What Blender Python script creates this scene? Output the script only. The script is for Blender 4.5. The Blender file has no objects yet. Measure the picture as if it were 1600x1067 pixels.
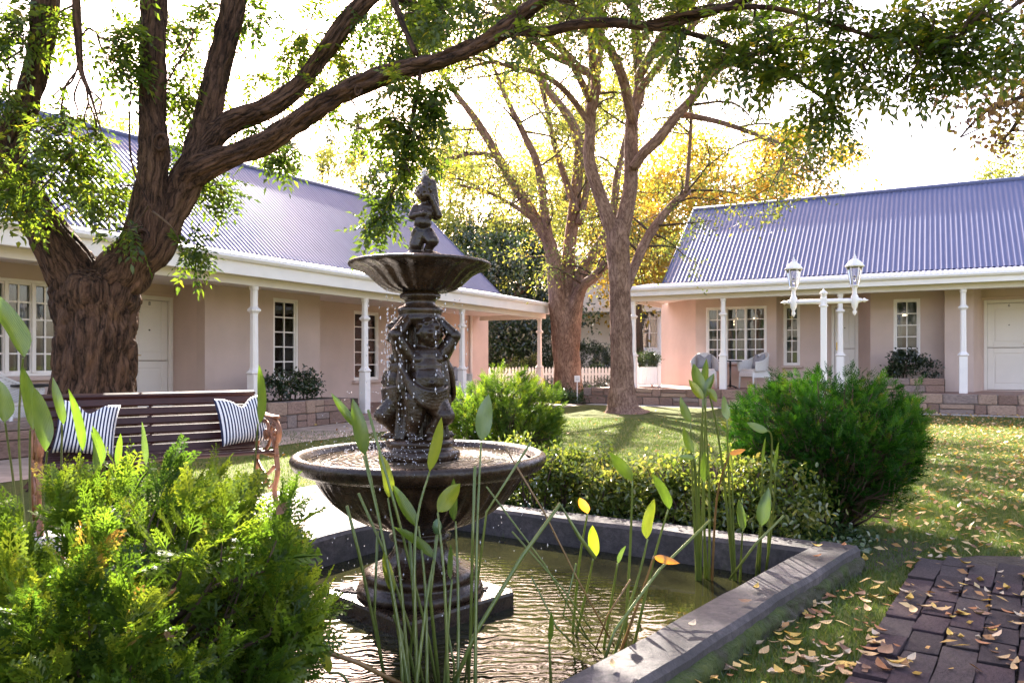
import bpy, bmesh, math, random
import numpy as np
from mathutils import Vector, Matrix, noise

# ------------------------------------------------------------------ camera, sky, sun, exposure
SC = bpy.context.scene
COL = SC.collection
F, CX, HY, H = 1200.0, 800.0, 563.0, 1.1      # focal length in px of a 1600 px frame, centre, horizon, eye height
R = math.radians
cam_d = bpy.data.cameras.new('camera'); cam = bpy.data.objects.new('camera', cam_d); COL.objects.link(cam)
cam_d.sensor_width = 36; cam_d.lens = 27; cam_d.shift_y = 29.5 / 1600
cam_d.clip_start = 0.05; cam_d.clip_end = 3000
cam_d.dof.use_dof = True; cam_d.dof.focus_distance = 4.2; cam_d.dof.aperture_fstop = 10
cam.location = (0, 0, H); cam.rotation_euler = (R(90), 0, 0)
SC.camera = cam
SUN_AZ = R(-12)        # measured from +Y towards +X
SUN_EL = R(34)
world = bpy.data.worlds.new('World'); SC.world = world; world.use_nodes = True
wn = world.node_tree; bg = wn.nodes['Background']
sky = wn.nodes.new('ShaderNodeTexSky'); sky.sky_type = 'NISHITA'; sky.sun_disc = False
sky.sun_elevation = SUN_EL; sky.sun_rotation = SUN_AZ; sky.air_density = 1.0; sky.dust_density = 2.5; sky.ozone_density = .8
wb = wn.nodes.new('ShaderNodeMix'); wb.data_type = 'RGBA'; wb.blend_type = 'MULTIPLY'; wb.inputs[0].default_value = 1.0
wb.inputs[7].default_value = (1.0, .81, .77, 1)          # warm white balance of the photograph
wn.links.new(sky.outputs[0], wb.inputs[6]); wn.links.new(wb.outputs[2], bg.inputs[0]); bg.inputs[1].default_value = 0.125
sun_d = bpy.data.lights.new('sun', 'SUN'); sun = bpy.data.objects.new('sun', sun_d); COL.objects.link(sun)
sun_d.energy = 5.0; sun_d.angle = R(0.55); sun_d.color = (1.0, 0.92, 0.80)
sd = Vector((math.sin(SUN_AZ) * math.cos(SUN_EL), math.cos(SUN_AZ) * math.cos(SUN_EL), math.sin(SUN_EL)))
sun.rotation_euler = sd.to_track_quat('Z', 'Y').to_euler()
vs = SC.view_settings
vs.view_transform = 'Standard'; vs.look = 'None'; vs.exposure = 3.0; vs.gamma = 1.0; vs.use_curve_mapping = False
SC.render.engine = 'CYCLES'
cy = SC.cycles
cy.use_denoising = True; cy.max_bounces = 7; cy.diffuse_bounces = 4; cy.glossy_bounces = 3; cy.transmission_bounces = 4
cy.transparent_max_bounces = 8; cy.sample_clamp_indirect = 6.0; cy.caustics_reflective = False; cy.caustics_refractive = False

random.seed(7)
RNG = np.random.RandomState(11)

# ------------------------------------------------------------------ helpers
def P(px, py, d):
    return Vector(((px - CX) / F * d, d, H + (HY - py) / F * d))
def G(px, py, z=0.0):                          # point of height z seen at a pixel below the horizon
    d = (H - z) * F / (py - HY)
    return Vector(((px - CX) / F * d, d, z))
def tag(o, label=None, cat=None, group=None, kind=None):
    if label: o['label'] = label
    if cat: o['category'] = cat
    if group: o['group'] = group
    if kind: o['kind'] = kind
    return o
def empty(name, loc=(0, 0, 0), rz=0, label=None, cat=None, group=None):
    o = bpy.data.objects.new(name, None); COL.objects.link(o)
    o.location = loc; o.rotation_euler = (0, 0, rz); o.empty_display_size = 0.1
    return tag(o, label, cat, group)
def link(name, me, mat=None, parent=None, loc=None, rot=None, scale=None):
    o = bpy.data.objects.new(name, me); COL.objects.link(o)
    if mat is not None and not me.materials: me.materials.append(mat)
    if parent is not None: o.parent = parent
    if loc is not None: o.location = loc
    if rot is not None: o.rotation_euler = rot
    if scale is not None: o.scale = scale
    return o
def copy_tree(o, parent=None):
    c = o.copy(); COL.objects.link(c); c.parent = parent
    for ch in list(o.children): copy_tree(ch, c)
    return c

class MB:
    def __init__(s): s.v = []; s.f = []; s.smf = []; s.bk = []
    def add(s, vs_, fs_, smooth=False, bk=None):
        o = len(s.v); s.v += [tuple(v) for v in vs_]
        s.f += [tuple(i + o for i in f) for f in fs_]; s.smf += [smooth] * len(fs_)
        s.bk += (bk if bk is not None else [(v[0], v[1], v[2]) for v in vs_])
        return s
    def box(s, c, size, rz=0.0, ch=0.0, M=None):
        hx, hy, hz = size[0] / 2, size[1] / 2, size[2] / 2
        T = Matrix.Translation(Vector(c)) @ Matrix.Rotation(rz, 4, 'Z') if M is None else Matrix.Translation(Vector(c)) @ M.to_4x4()
        if ch <= 0:
            vs_ = [T @ Vector((x * hx, y * hy, z * hz)) for x in (-1, 1) for y in (-1, 1) for z in (-1, 1)]
            return s.add(vs_, [(0, 1, 3, 2), (4, 6, 7, 5), (0, 4, 5, 1), (2, 3, 7, 6), (0, 2, 6, 4), (1, 5, 7, 3)])
        ch = min(ch, hx * .9, hy * .9, hz * .9)
        vs_ = []; ix = {}
        for x in (-1, 1):
            for y in (-1, 1):
                for z in (-1, 1):
                    for k in range(3):
                        q = [x * (hx - (0 if k == 0 else ch)), y * (hy - (0 if k == 1 else ch)), z * (hz - (0 if k == 2 else ch))]
                        ix[x, y, z, k] = len(vs_); vs_.append(T @ Vector(q))
        fs_ = []
        for a in (-1, 1):
            fs_.append([ix[a, p, q, 0] for p, q in ((-1, -1), (1, -1), (1, 1), (-1, 1))])
            fs_.append([ix[p, a, q, 1] for p, q in ((-1, -1), (1, -1), (1, 1), (-1, 1))])
            fs_.append([ix[p, q, a, 2] for p, q in ((-1, -1), (1, -1), (1, 1), (-1, 1))])
            for b in (-1, 1):
                fs_.append([ix[a, b, -1, 0], ix[a, b, 1, 0], ix[a, b, 1, 1], ix[a, b, -1, 1]])
                fs_.append([ix[a, -1, b, 0], ix[a, 1, b, 0], ix[a, 1, b, 2], ix[a, -1, b, 2]])
                fs_.append([ix[-1, a, b, 1], ix[1, a, b, 1], ix[1, a, b, 2], ix[-1, a, b, 2]])
                for c_ in (-1, 1):
                    fs_.append([ix[a, b, c_, 0], ix[a, b, c_, 1], ix[a, b, c_, 2]])
        return s.add(vs_, fs_)
    def tube(s, pts, rad, n=8, cap=True, lump=0.0, bs=1.0, ridge=0.0):
        pts = [Vector(p) for p in pts]; m = len(pts)
        if not hasattr(rad, '__len__'): rad = [rad] * m
        up = None; rings = []; bk = []; L = random.random() * 20
        off = (random.random() * 9, random.random() * 9)
        for i in range(m):
            t = (pts[min(i + 1, m - 1)] - pts[max(i - 1, 0)])
            if t.length < 1e-9: t = Vector((0, 0, 1))
            t.normalize()
            if up is None:
                up = Vector((1, 0, 0)) if abs(t.x) < .8 else Vector((0, 1, 0))
            up = (up - t * up.dot(t)); up = up.normalized() if up.length > 1e-6 else t.orthogonal().normalized()
            b = t.cross(up)
            if i: L += (pts[i] - pts[i - 1]).length
            for k in range(n):
                a = 2 * math.pi * k / n
                dr = up * math.cos(a) + b * math.sin(a)
                r_ = rad[i]
                if lump: r_ *= 1 + lump * noise.noise(Vector((math.cos(a) * 1.3 + off[0], math.sin(a) * 1.3, L * 2.0))) + lump * .5 * noise.noise(Vector((math.cos(a) * 4, math.sin(a) * 4 + off[1], L * 3)))
                if ridge:
                    q = Vector((math.cos(a) * rad[i] * 15 + off[0], math.sin(a) * rad[i] * 15, L * 2.2)); q += Vector((1, 1, 0)) * noise.noise(Vector((q.x * .3, q.y * .3, L * 5))) * .8
                    r_ += ridge * (min(1.0, 2.6 * abs(noise.noise(q)) + .5 * abs(noise.noise(q * 2.3))) - .55)
                rings.append(pts[i] + dr * r_)
                bk.append((math.cos(a) * rad[i] * bs + off[0], math.sin(a) * rad[i] * bs + off[1], L))
        fs_ = [(i * n + k, i * n + (k + 1) % n, (i + 1) * n + (k + 1) % n, (i + 1) * n + k) for i in range(m - 1) for k in range(n)]
        if cap:
            fs_.append(tuple(range(n))[::-1]); fs_.append(tuple((m - 1) * n + k for k in range(n)))
        return s.add(rings, fs_, True, bk)
    def lathe(s, prof, n=32, c=(0, 0, 0), mod=None, smooth=True):
        c = Vector(c); vs_ = []
        for j, (r, z) in enumerate(prof):
            for k in range(n):
                a = 2 * math.pi * k / n
                rr, zz = (r, z) if mod is None else mod(r, z, a, j)
                vs_.append(c + Vector((rr * math.cos(a), rr * math.sin(a), zz)))
        m = len(prof)
        fs_ = [(i * n + k, i * n + (k + 1) % n, (i + 1) * n + (k + 1) % n, (i + 1) * n + k) for i in range(m - 1) for k in range(n)]
        if prof[0][0] > 1e-4: fs_.append(tuple(range(n))[::-1])
        if prof[-1][0] > 1e-4: fs_.append(tuple((m - 1) * n + k for k in range(n)))
        return s.add(vs_, fs_, smooth)
    def ell(s, c, r, n=10, m=7, M=None):
        c = Vector(c); r = (r, r, r) if not hasattr(r, '__len__') else r
        vs_ = []
        for j in range(1, m):
            p = math.pi * j / m
            for k in range(n):
                a = 2 * math.pi * k / n
                q = Vector((r[0] * math.sin(p) * math.cos(a), r[1] * math.sin(p) * math.sin(a), r[2] * math.cos(p)))
                vs_.append(c + (M @ q if M else q))
        top = Vector((0, 0, r[2])); bot = Vector((0, 0, -r[2]))
        vs_ += [c + (M @ top if M else top), c + (M @ bot if M else bot)]
        nt = len(vs_) - 2
        fs_ = [(j * n + k, (j + 1) * n + k, (j + 1) * n + (k + 1) % n, j * n + (k + 1) % n) for j in range(m - 2) for k in range(n)]
        fs_ += [(nt, k, (k + 1) % n) for k in range(n)] + [(nt + 1, (m - 2) * n + (k + 1) % n, (m - 2) * n + k) for k in range(n)]
        return s.add(vs_, fs_, True)
    def caps(s, a, b, ra, rb, steps=None):      # tapered capsule out of spheres, for fused figures
        a = Vector(a); b = Vector(b); L = (b - a).length
        k = steps or max(2, int(L / (min(ra, rb) * .45)) + 1)
        for i in range(k + 1):
            t = i / k; s.ell(a.lerp(b, t), ra + (rb - ra) * t, 10, 7)
        return s
    def prism(s, poly, z0, z1):
        n = len(poly)
        vs_ = [(p[0], p[1], z0) for p in poly] + [(p[0], p[1], z1) for p in poly]
        return s.add(vs_, [tuple(range(n))[::-1], tuple(range(n, 2 * n))] + [(i, (i + 1) % n, n + (i + 1) % n, n + i) for i in range(n)])
    def mesh(s, name, fix=True, bark=False):
        me = bpy.data.meshes.new(name); me.from_pydata(s.v, [], s.f)
        me.polygons.foreach_set('use_smooth', s.smf)
        if bark:
            at = me.attributes.new('bk', 'FLOAT_VECTOR', 'POINT'); at.data.foreach_set('vector', np.array(s.bk, dtype=np.float32).ravel())
        if fix and len(s.v) < 40000:
            bm = bmesh.new(); bm.from_mesh(me); bmesh.ops.recalc_face_normals(bm, faces=bm.faces); bm.to_mesh(me); bm.free()
        me.update(); return me
    def build(s, name, mat, parent=None, loc=None, rot=None, bark=False):
        return link(name, s.mesh(name, bark=bark), mat, parent, loc, rot)

def tri_mesh(name, V, T, mat, parent=None, rnd=None, smooth=False, k=3):
    V = np.ascontiguousarray(V, dtype=np.float32); T = np.ascontiguousarray(T, dtype=np.int32)
    me = bpy.data.meshes.new(name)
    me.vertices.add(len(V)); me.vertices.foreach_set('co', V.ravel())
    me.loops.add(len(T) * k); me.loops.foreach_set('vertex_index', T.ravel())
    me.polygons.add(len(T)); me.polygons.foreach_set('loop_start', np.arange(0, len(T) * k, k, dtype=np.int32))
    if smooth: me.polygons.foreach_set('use_smooth', np.ones(len(T), dtype=bool))
    if rnd is not None:
        me.attributes.new('rnd', 'FLOAT', 'POINT').data.foreach_set('value', np.ascontiguousarray(rnd, dtype=np.float32))
    me.update(calc_edges=True); me.validate()
    return link(name, me, mat, parent)

def nrm(a): return a / np.maximum(np.linalg.norm(a, axis=-1, keepdims=True), 1e-9)
def rand_dirs(n, up=0.0):
    a = RNG.normal(size=(n, 3)); a[:, 2] += up; return nrm(a)
def leaf_arrays(base, dr, ln, wd, fold=.25, side=None, six=False):
    """rhombic folded leaves: base point, direction, length, width -> verts, tris"""
    n = len(base); dr = nrm(dr)
    if side is None: side = rand_dirs(n)
    sd_ = nrm(np.cross(dr, side)); nm = np.cross(sd_, dr)
    ln = np.asarray(ln).reshape(-1, 1); wd = np.asarray(wd).reshape(-1, 1)
    tip = base + dr * ln - np.array([0, 0, 1]) * ln * .12
    if not six:
        mid = base + dr * ln * .45
        V = np.stack([base, mid + sd_ * wd * .5 + nm * wd * fold, tip, mid - sd_ * wd * .5 + nm * wd * fold], 1).reshape(-1, 3)
        o = np.arange(n)[:, None] * 4
        T = np.concatenate([o + np.array([[0, 1, 2]]), o + np.array([[0, 2, 3]])], 0)
        return V, T, 4
    m1 = base + dr * ln * .28; m2 = base + dr * ln * .68
    V = np.stack([base, m1 + sd_ * wd * .45 + nm * wd * fold, m2 + sd_ * wd * .42 + nm * wd * fold, tip,
                  m2 - sd_ * wd * .42 + nm * wd * fold, m1 - sd_ * wd * .45 + nm * wd * fold], 1).reshape(-1, 3)
    o = np.arange(n)[:, None] * 6
    T = np.concatenate([o + np.array([[0, 1, 2]]), o + np.array([[0, 2, 3]]), o + np.array([[0, 3, 4]]), o + np.array([[0, 4, 5]])], 0)
    return V, T, 6
def leaf_obj(name, base, dr, ln, wd, mat, parent=None, rnd=None, fold=.25, side=None, six=False):
    V, T, k = leaf_arrays(base, dr, ln, wd, fold, side, six)
    if rnd is None: rnd = RNG.rand(len(base))
    return tri_mesh(name, V, T, mat, parent, np.repeat(rnd, k))
def smooth_path(pts, seg=4):
    pts = [np.array(p, float) for p in pts]; out = []
    n = len(pts)
    for i in range(n - 1):
        p0 = pts[max(i - 1, 0)]; p1 = pts[i]; p2 = pts[i + 1]; p3 = pts[min(i + 2, n - 1)]
        for k in range(seg):
            t = k / seg
            out.append(.5 * ((2 * p1) + (-p0 + p2) * t + (2 * p0 - 5 * p1 + 4 * p2 - p3) * t * t + (-p0 + 3 * p1 - 3 * p2 + p3) * t ** 3))
    out.append(pts[-1]); return out

# ------------------------------------------------------------------ materials
class NT:
    def __init__(s, name):
        s.m = bpy.data.materials.new(name); s.m.use_nodes = True; s.t = s.m.node_tree; s.n = s.t.nodes
        s.b = s.n['Principled BSDF']; s.out = s.n['Material Output']
    def new(s, ty, **kw):
        n = s.n.new(ty)
        for k, v in kw.items(): setattr(n, k, v)
        return n
    def l(s, a, b): s.t.links.new(a, b)
    def coord(s, kind='Object', scale=(1, 1, 1), attr=None):
        if attr:
            c = s.new('ShaderNodeAttribute'); c.attribute_name = attr; o = c.outputs['Vector']
        else:
            o = s.new('ShaderNodeTexCoord').outputs[kind]
        mp = s.new('ShaderNodeMapping'); mp.inputs['Scale'].default_value = scale; s.l(o, mp.inputs[0]); return mp.outputs[0]
    def noise(s, vec, scale, detail=4, rough=.55, dist=0):
        n = s.new('ShaderNodeTexNoise'); n.inputs['Scale'].default_value = scale; n.inputs['Detail'].default_value = detail
        n.inputs['Roughness'].default_value = rough; n.inputs['Distortion'].default_value = dist
        if vec is not None: s.l(vec, n.inputs['Vector'])
        return n.outputs[0]
    def ramp(s, fac, stops):
        r_ = s.new('ShaderNodeValToRGB'); e = r_.color_ramp.elements
        while len(e) < len(stops): e.new(.5)
        for i, (p, c) in enumerate(stops):
            e[i].position = p; e[i].color = (c if hasattr(c, '__len__') else (c, c, c)) + ((1,) if not hasattr(c, '__len__') or len(c) == 3 else ())
        s.l(fac, r_.inputs[0]); return r_.outputs[0]
    def bump(s, h, strength=.3, dist=.02, prev=None):
        b = s.new('ShaderNodeBump'); b.inputs['Strength'].default_value = strength; b.inputs['Distance'].default_value = dist
        s.l(h, b.inputs['Height'])
        if prev is not None: s.l(prev, b.inputs['Normal'])
        return b.outputs[0]
    def mix(s, f, a, b, mode='MIX'):
        m = s.new('ShaderNodeMix', data_type='RGBA', blend_type=mode)
        for sock, v in ((m.inputs[0], f), (m.inputs[6], a), (m.inputs[7], b)):
            if hasattr(v, 'is_linked') or isinstance(v, bpy.types.NodeSocket): s.l(v, sock)
            elif hasattr(v, '__len__'): sock.default_value = tuple(v) + (1,)
            else: sock.default_value = v
        return m.outputs[2]
    def set(s, **kw):
        for k, v in kw.items():
            i = s.b.inputs[k]
            if isinstance(v, bpy.types.NodeSocket): s.l(v, i)
            elif hasattr(v, '__len__') and len(v) == 3: i.default_value = tuple(v) + (1,)
            else: i.default_value = v
        return s
def plain(name, col, rough=.6, var=.15, scale=8, bump=.1, bscale=40, metal=0.0, spec=.5, kind='Object', dist=.004):
    t = NT(name); v = t.coord(kind)
    lo = tuple(c * (1 - var) for c in col); hi = tuple(min(1, c * (1 + var)) for c in col)
    c = t.ramp(t.noise(v, scale, 5), [(.3, lo), (.7, hi)])
    t.set(**{'Base Color': c, 'Roughness': rough, 'Metallic': metal, 'Specular IOR Level': spec})
    if bump: t.set(Normal=t.bump(t.noise(v, bscale, 4), bump, dist))
    return t.m
def leafmat(name, stops, trans=.45, gloss=.03, rough=.35, tcol=1.6):
    t = NT(name); a = t.new('ShaderNodeAttribute'); a.attribute_name = 'rnd'
    c = t.ramp(a.outputs['Fac'], stops)
    t.n.remove(t.b)
    d = t.new('ShaderNodeBsdfDiffuse'); tr = t.new('ShaderNodeBsdfTranslucent'); g = t.new('ShaderNodeBsdfGlossy'); g.inputs['Roughness'].default_value = rough
    t.l(c, d.inputs[0])
    tc = t.mix(1.0, c, (tcol, tcol * .96, tcol * .5), 'MULTIPLY'); t.l(tc, tr.inputs[0])
    g.inputs[0].default_value = (1, 1, 1, 1)
    m1 = t.new('ShaderNodeMixShader'); m1.inputs[0].default_value = trans; t.l(d.outputs[0], m1.inputs[1]); t.l(tr.outputs[0], m1.inputs[2])
    m2 = t.new('ShaderNodeMixShader'); m2.inputs[0].default_value = gloss; t.l(m1.outputs[0], m2.inputs[1]); t.l(g.outputs[0], m2.inputs[2])
    t.l(m2.outputs[0], t.out.inputs[0]); return t.m
def barkmat(name, dark, light, zs=.1, scale=9.0, strength=.9, dist=.05, soft=.5):
    """long sinuous furrows: ridged noise stretched along the limb"""
    t = NT(name); v0 = t.coord(attr='bk', scale=(1, 1, 1))
    wob = t.new('ShaderNodeTexNoise'); wob.inputs['Scale'].default_value = 4.0; wob.inputs['Detail'].default_value = 4; t.l(v0, wob.inputs['Vector'])
    sub = t.new('ShaderNodeVectorMath', operation='MULTIPLY_ADD'); t.l(wob.outputs[1], sub.inputs[0]); sub.inputs[1].default_value = (.10, .10, .10); t.l(v0, sub.inputs[2])
    mp = t.new('ShaderNodeMapping'); mp.inputs['Scale'].default_value = (1, 1, zs); t.l(sub.outputs[0], mp.inputs[0]); v = mp.outputs[0]
    def ridge(sc, det):
        n = t.noise(v, sc, det, .5); m = t.new('ShaderNodeMath', operation='MULTIPLY_ADD'); t.l(n, m.inputs[0]); m.inputs[1].default_value = 2; m.inputs[2].default_value = -1
        ab = t.new('ShaderNodeMath', operation='ABSOLUTE'); t.l(m.outputs[0], ab.inputs[0])
        p_ = t.new('ShaderNodeMath', operation='POWER'); t.l(ab.outputs[0], p_.inputs[0]); p_.inputs[1].default_value = .6; return p_.outputs[0]
    r1 = ridge(scale, 2.5); r2 = ridge(scale * 2.3, 3); n2 = t.noise(v0, 90, 5, .7); n3 = t.noise(v0, 2.2, 4)
    h = t.mix(.45, r1, r2); h2 = t.mix(.22, h, n2)
    c = t.ramp(h2, [(.18, dark), (.42, tuple(a * .5 + b * .5 for a, b in zip(dark, light))), (.72, light)])
    c2 = t.mix(1.0, c, t.ramp(n3, [(.3, (.62, .55, .52)), (.7, (1.05, 1.0, .97))]), 'MULTIPLY')
    t.set(**{'Base Color': c2, 'Roughness': .9, 'Specular IOR Level': .2, 'Normal': t.bump(h2, strength, dist)})
    return t.m

M = {}
M['wall'] = plain('plaster', (.57, .44, .39), .85, .10, 1.1, .3, 60, spec=.2)
M['white'] = plain('white_paint', (.84, .785, .76), .45, .04, 3, .05, 30)
M['cream'] = plain('cream_paint', (.72, .655, .60), .5, .05, 3, .04, 30)
M['door'] = plain('door_paint', (.72, .67, .63), .45, .03, 3, .03, 30)
M['white_house'] = plain('white_plaster', (.86, .82, .80), .8, .05, 2, .1, 40)
t = NT('roof_metal'); v = t.coord('Object', (1, 1, 1)); v2 = t.coord('Object', (6, .6, .6))
t.set(**{'Base Color': t.mix(.5, t.ramp(t.noise(v, .7, 4), [(.3, (.088, .098, .185)), (.7, (.108, .12, .215))]), t.ramp(t.noise(v2, 2, 4), [(.35, (.085, .095, .18)), (.65, (.115, .125, .22))])),
         'Roughness': .55, 'Metallic': 0.0, 'Specular IOR Level': .25, 'Normal': t.bump(t.noise(v, 6, 3), .08, .01)}); M['roof'] = t.m
M['stone_tints'] = [plain('sandstone_%s' % n, c, .9, .3, 9, .7, 30, spec=.2, dist=.02) for n, c in (('rose', (.30, .195, .155)), ('buff', (.35, .24, .18)), ('brown', (.22, .14, .11)), ('grey', (.27, .205, .18)))]
M['mortar'] = plain('mortar', (.22, .185, .165), .95, .2, 20, .4, 60, spec=.1)
M['tile'] = plain('porch_floor', (.26, .15, .12), .55, .15, 6, .1, 30)
M['path'] = plain('warm_path_stone', (.36, .28, .225), .85, .25, 4, .4, 30, spec=.2)
M['paving'] = plain('pale_paving', (.42, .38, .345), .85, .2, 5, .4, 30, spec=.2)
t = NT('lawn'); v = t.coord('Object'); n1 = t.noise(v, 1.3, 6, .65); n2 = t.noise(v, 40, 5, .7)
t.set(**{'Base Color': t.mix(t.ramp(n2, [(.3, 0.0), (.75, 1.0)]), t.ramp(n1, [(.3, (.06, .075, .018)), (.55, (.085, .10, .025)), (.75, (.14, .12, .045))]), (.14, .15, .045)), 'Roughness': .95, 'Specular IOR Level': .15,
         'Normal': t.bump(t.noise(v, 120, 4), .9, .03)}); M['lawn'] = t.m
t = NT('soil'); v = t.coord('Object'); t.set(**{'Base Color': t.ramp(t.noise(v, 9, 6, .7), [(.3, (.028, .02, .014)), (.7, (.085, .06, .04))]), 'Roughness': .95, 'Normal': t.bump(t.noise(v, 50, 5), .9, .03)}); M['soil'] = t.m
t = NT('pond_concrete'); v = t.coord('Object'); n1 = t.noise(v, 3, 6, .65); n2 = t.noise(v, 26, 5, .7); n3 = t.noise(v, 1.7, 5, .7); n4 = t.noise(v, 7, 6, .75)
cc_ = t.mix(t.ramp(n2, [(.40, 0.0), (.60, .8)]), t.ramp(n1, [(.3, (.042, .035, .036)), (.7, (.115, .097, .098))]), (.035, .03, .031))
cc_ = t.mix(t.ramp(n3, [(.48, 0.0), (.60, .85)]), cc_, (.030, .027, .027)); cc_ = t.mix(t.ramp(n4, [(.60, 0.0), (.70, .75)]), cc_, (.045, .058, .014))
t.set(**{'Base Color': cc_, 'Roughness': .8, 'Normal': t.bump(t.mix(.5, n2, n4), .7, .02)}); M['concrete'] = t.m
t = NT('mossy_stone'); v = t.coord('Object'); n1 = t.noise(v, 5, 6, .65)
t.set(**{'Base Color': t.ramp(n1, [(.35, (.065, .055, .045)), (.47, (.035, .036, .014)), (.58, (.04, .058, .009)), (.75, (.09, .10, .018))]), 'Roughness': .95, 'Normal': t.bump(t.noise(v, 60, 5), .9, .02)}); M['moss'] = t.m
t = NT('pond_water'); v = t.coord('Object'); vd = t.noise(t.coord('Object', (1, 1, 1)), 6, 2, .45, 1.5)
gx = t.new('ShaderNodeVectorMath', operation='DISTANCE'); t.l(t.new('ShaderNodeTexCoord').outputs['Object'], gx.inputs[0]); gx.inputs[1].default_value = (-.46, 3.45, -.05)
near = t.new('ShaderNodeMapRange'); t.l(gx.outputs['Value'], near.inputs[0]); near.inputs[1].default_value = .3; near.inputs[2].default_value = 1.25; near.inputs[3].default_value = 1.0; near.inputs[4].default_value = .03
wv = t.new('ShaderNodeTexWave', wave_type='RINGS'); wv.inputs['Scale'].default_value = 6; wv.inputs['Distortion'].default_value = 7; wv.inputs['Detail'].default_value = 1.5; wv.inputs['Detail Scale'].default_value = 1.6
mp = t.new('ShaderNodeMapping'); mp.inputs['Location'].default_value = (.46, -3.3, 0); t.l(t.new('ShaderNodeTexCoord').outputs['Object'], mp.inputs[0]); t.l(mp.outputs[0], wv.inputs['Vector'])
hh = t.mix(.25, t.ramp(vd, [(0, 0.0), (1, 1.0)]), wv.outputs[0]); hf = t.mix(1.0, hh, near.outputs[0], 'MULTIPLY')
t.set(**{'Base Color': (.017, .017, .006), 'Roughness': .03, 'IOR': 1.33, 'Specular IOR Level': .7, 'Normal': t.bump(hf, .24, .035)}); M['water'] = t.m
t = NT('basin_water'); v = t.coord('Object'); wv = t.new('ShaderNodeTexWave', wave_type='RINGS', rings_direction='Z'); wv.inputs['Scale'].default_value = 9; wv.inputs['Distortion'].default_value = 6; wv.inputs['Detail'].default_value = 3
t.l(v, wv.inputs['Vector'])
t.set(**{'Base Color': (.10, .075, .05), 'Roughness': .05, 'IOR': 1.33, 'Specular IOR Level': .7, 'Normal': t.bump(t.mix(.5, t.noise(v, 16, 3), wv.outputs[0]), .5, .03)}); M['bwater'] = t.m
t = NT('wet_cast_stone'); v = t.coord('Object'); n1 = t.noise(v, 9, 6, .65); n2 = t.noise(v, 45, 4, .6)
t.set(**{'Base Color': t.ramp(n1, [(.3, (.009, .005, .003)), (.55, (.030, .0165, .009)), (.75, (.085, .048, .026))]), 'Roughness': t.ramp(n2, [(.3, .14), (.7, .42)]), 'Specular IOR Level': .36, 'Normal': t.bump(t.mix(.5, n2, n1), .55, .012)}); M['fount'] = t.m
t = NT('droplets'); t.set(**{'Base Color': (.93, .92, .98), 'Roughness': .08, 'Transmission Weight': .35, 'IOR': 1.33, 'Specular IOR Level': 1.0}); M['drop'] = t.m
M['bark_a'] = barkmat('bark_furrowed', (.014, .008, .0055), (.20, .115, .075), .14, 16, 1.0, .04)
M['bark_b'] = barkmat('bark_scaly', (.13, .074, .054), (.52, .35, .265), .3, 14, .8, .03)
M['bark_c'] = barkmat('bark_twig', (.06, .042, .03), (.16, .115, .085), .4, 14, .4, .01)
M['slat'] = plain('bench_slat_paint', (.040, .013, .011), .42, .25, 6, .12, 40, spec=.3)
M['iron'] = plain('bench_cast_iron', (.20, .085, .042), .45, .35, 16, .5, 50, metal=.35)
M['black'] = plain('black_paint', (.012, .012, .013), .4, .1, 8, .03)
M['grey_cloth'] = plain('grey_cloth', (.25, .25, .28), .95, .12, 6, .3, 150)
t = NT('striped_cloth'); sp = t.new('ShaderNodeSeparateXYZ'); t.l(t.new('ShaderNodeTexCoord').outputs['UV'], sp.inputs[0])
m1 = t.new('ShaderNodeMath', operation='MULTIPLY'); m1.inputs[1].default_value = 17; t.l(sp.outputs[0], m1.inputs[0])
m2 = t.new('ShaderNodeMath', operation='FRACT'); t.l(m1.outputs[0], m2.inputs[0])
t.set(**{'Base Color': t.ramp(m2.outputs[0], [(.0, (.012, .016, .05)), (.47, (.012, .016, .05)), (.5, (.72, .70, .70)), (.97, (.72, .70, .70)), (1, (.012, .016, .05))]), 'Roughness': .9, 'Normal': t.bump(t.noise(t.coord('Object'), 260, 3), .2, .002)}); M['stripe'] = t.m
t = NT('white_wicker'); v = t.coord('Object'); w1 = t.new('ShaderNodeTexWave', bands_direction='Z'); w1.inputs['Scale'].default_value = 22; w2 = t.new('ShaderNodeTexWave', bands_direction='DIAGONAL'); w2.inputs['Scale'].default_value = 18
t.l(v, w1.inputs[0]); t.l(v, w2.inputs[0]); hw = t.mix(.5, w1.outputs[0], w2.outputs[0])
t.set(**{'Base Color': t.ramp(hw, [(.2, (.56, .53, .52)), (.6, (.78, .76, .75))]), 'Roughness': .6, 'Normal': t.bump(hw, .6, .008)}); M['wicker'] = t.m
t = NT('window_glass'); t.n.remove(t.b); g = t.new('ShaderNodeBsdfGlossy'); g.inputs['Roughness'].default_value = .02; tr = t.new('ShaderNodeBsdfTransparent'); tr.inputs[0].default_value = (.72, .76, .76, 1)
fr = t.new('ShaderNodeFresnel'); fr.inputs[0].default_value = 1.6; mx = t.new('ShaderNodeMixShader'); t.l(fr.outputs[0], mx.inputs[0]); t.l(tr.outputs[0], mx.inputs[1]); t.l(g.outputs[0], mx.inputs[2])
t.l(t.bump(t.noise(t.coord('Object'), 3, 2), .05, .02), g.inputs['Normal']); t.l(mx.outputs[0], t.out.inputs[0]); M['glass'] = t.m
t = NT('lantern_glass'); t.set(**{'Base Color': (.85, .85, .86), 'Roughness': .12, 'Transmission Weight': .92, 'IOR': 1.15}); M['frost'] = t.m
M['curtain'] = plain('curtain', (.38, .36, .35), .95, .08, 5, .1, 80)
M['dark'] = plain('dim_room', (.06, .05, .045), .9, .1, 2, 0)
M['brass'] = plain('brass', (.55, .38, .12), .3, .1, 8, 0, metal=.9)
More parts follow.
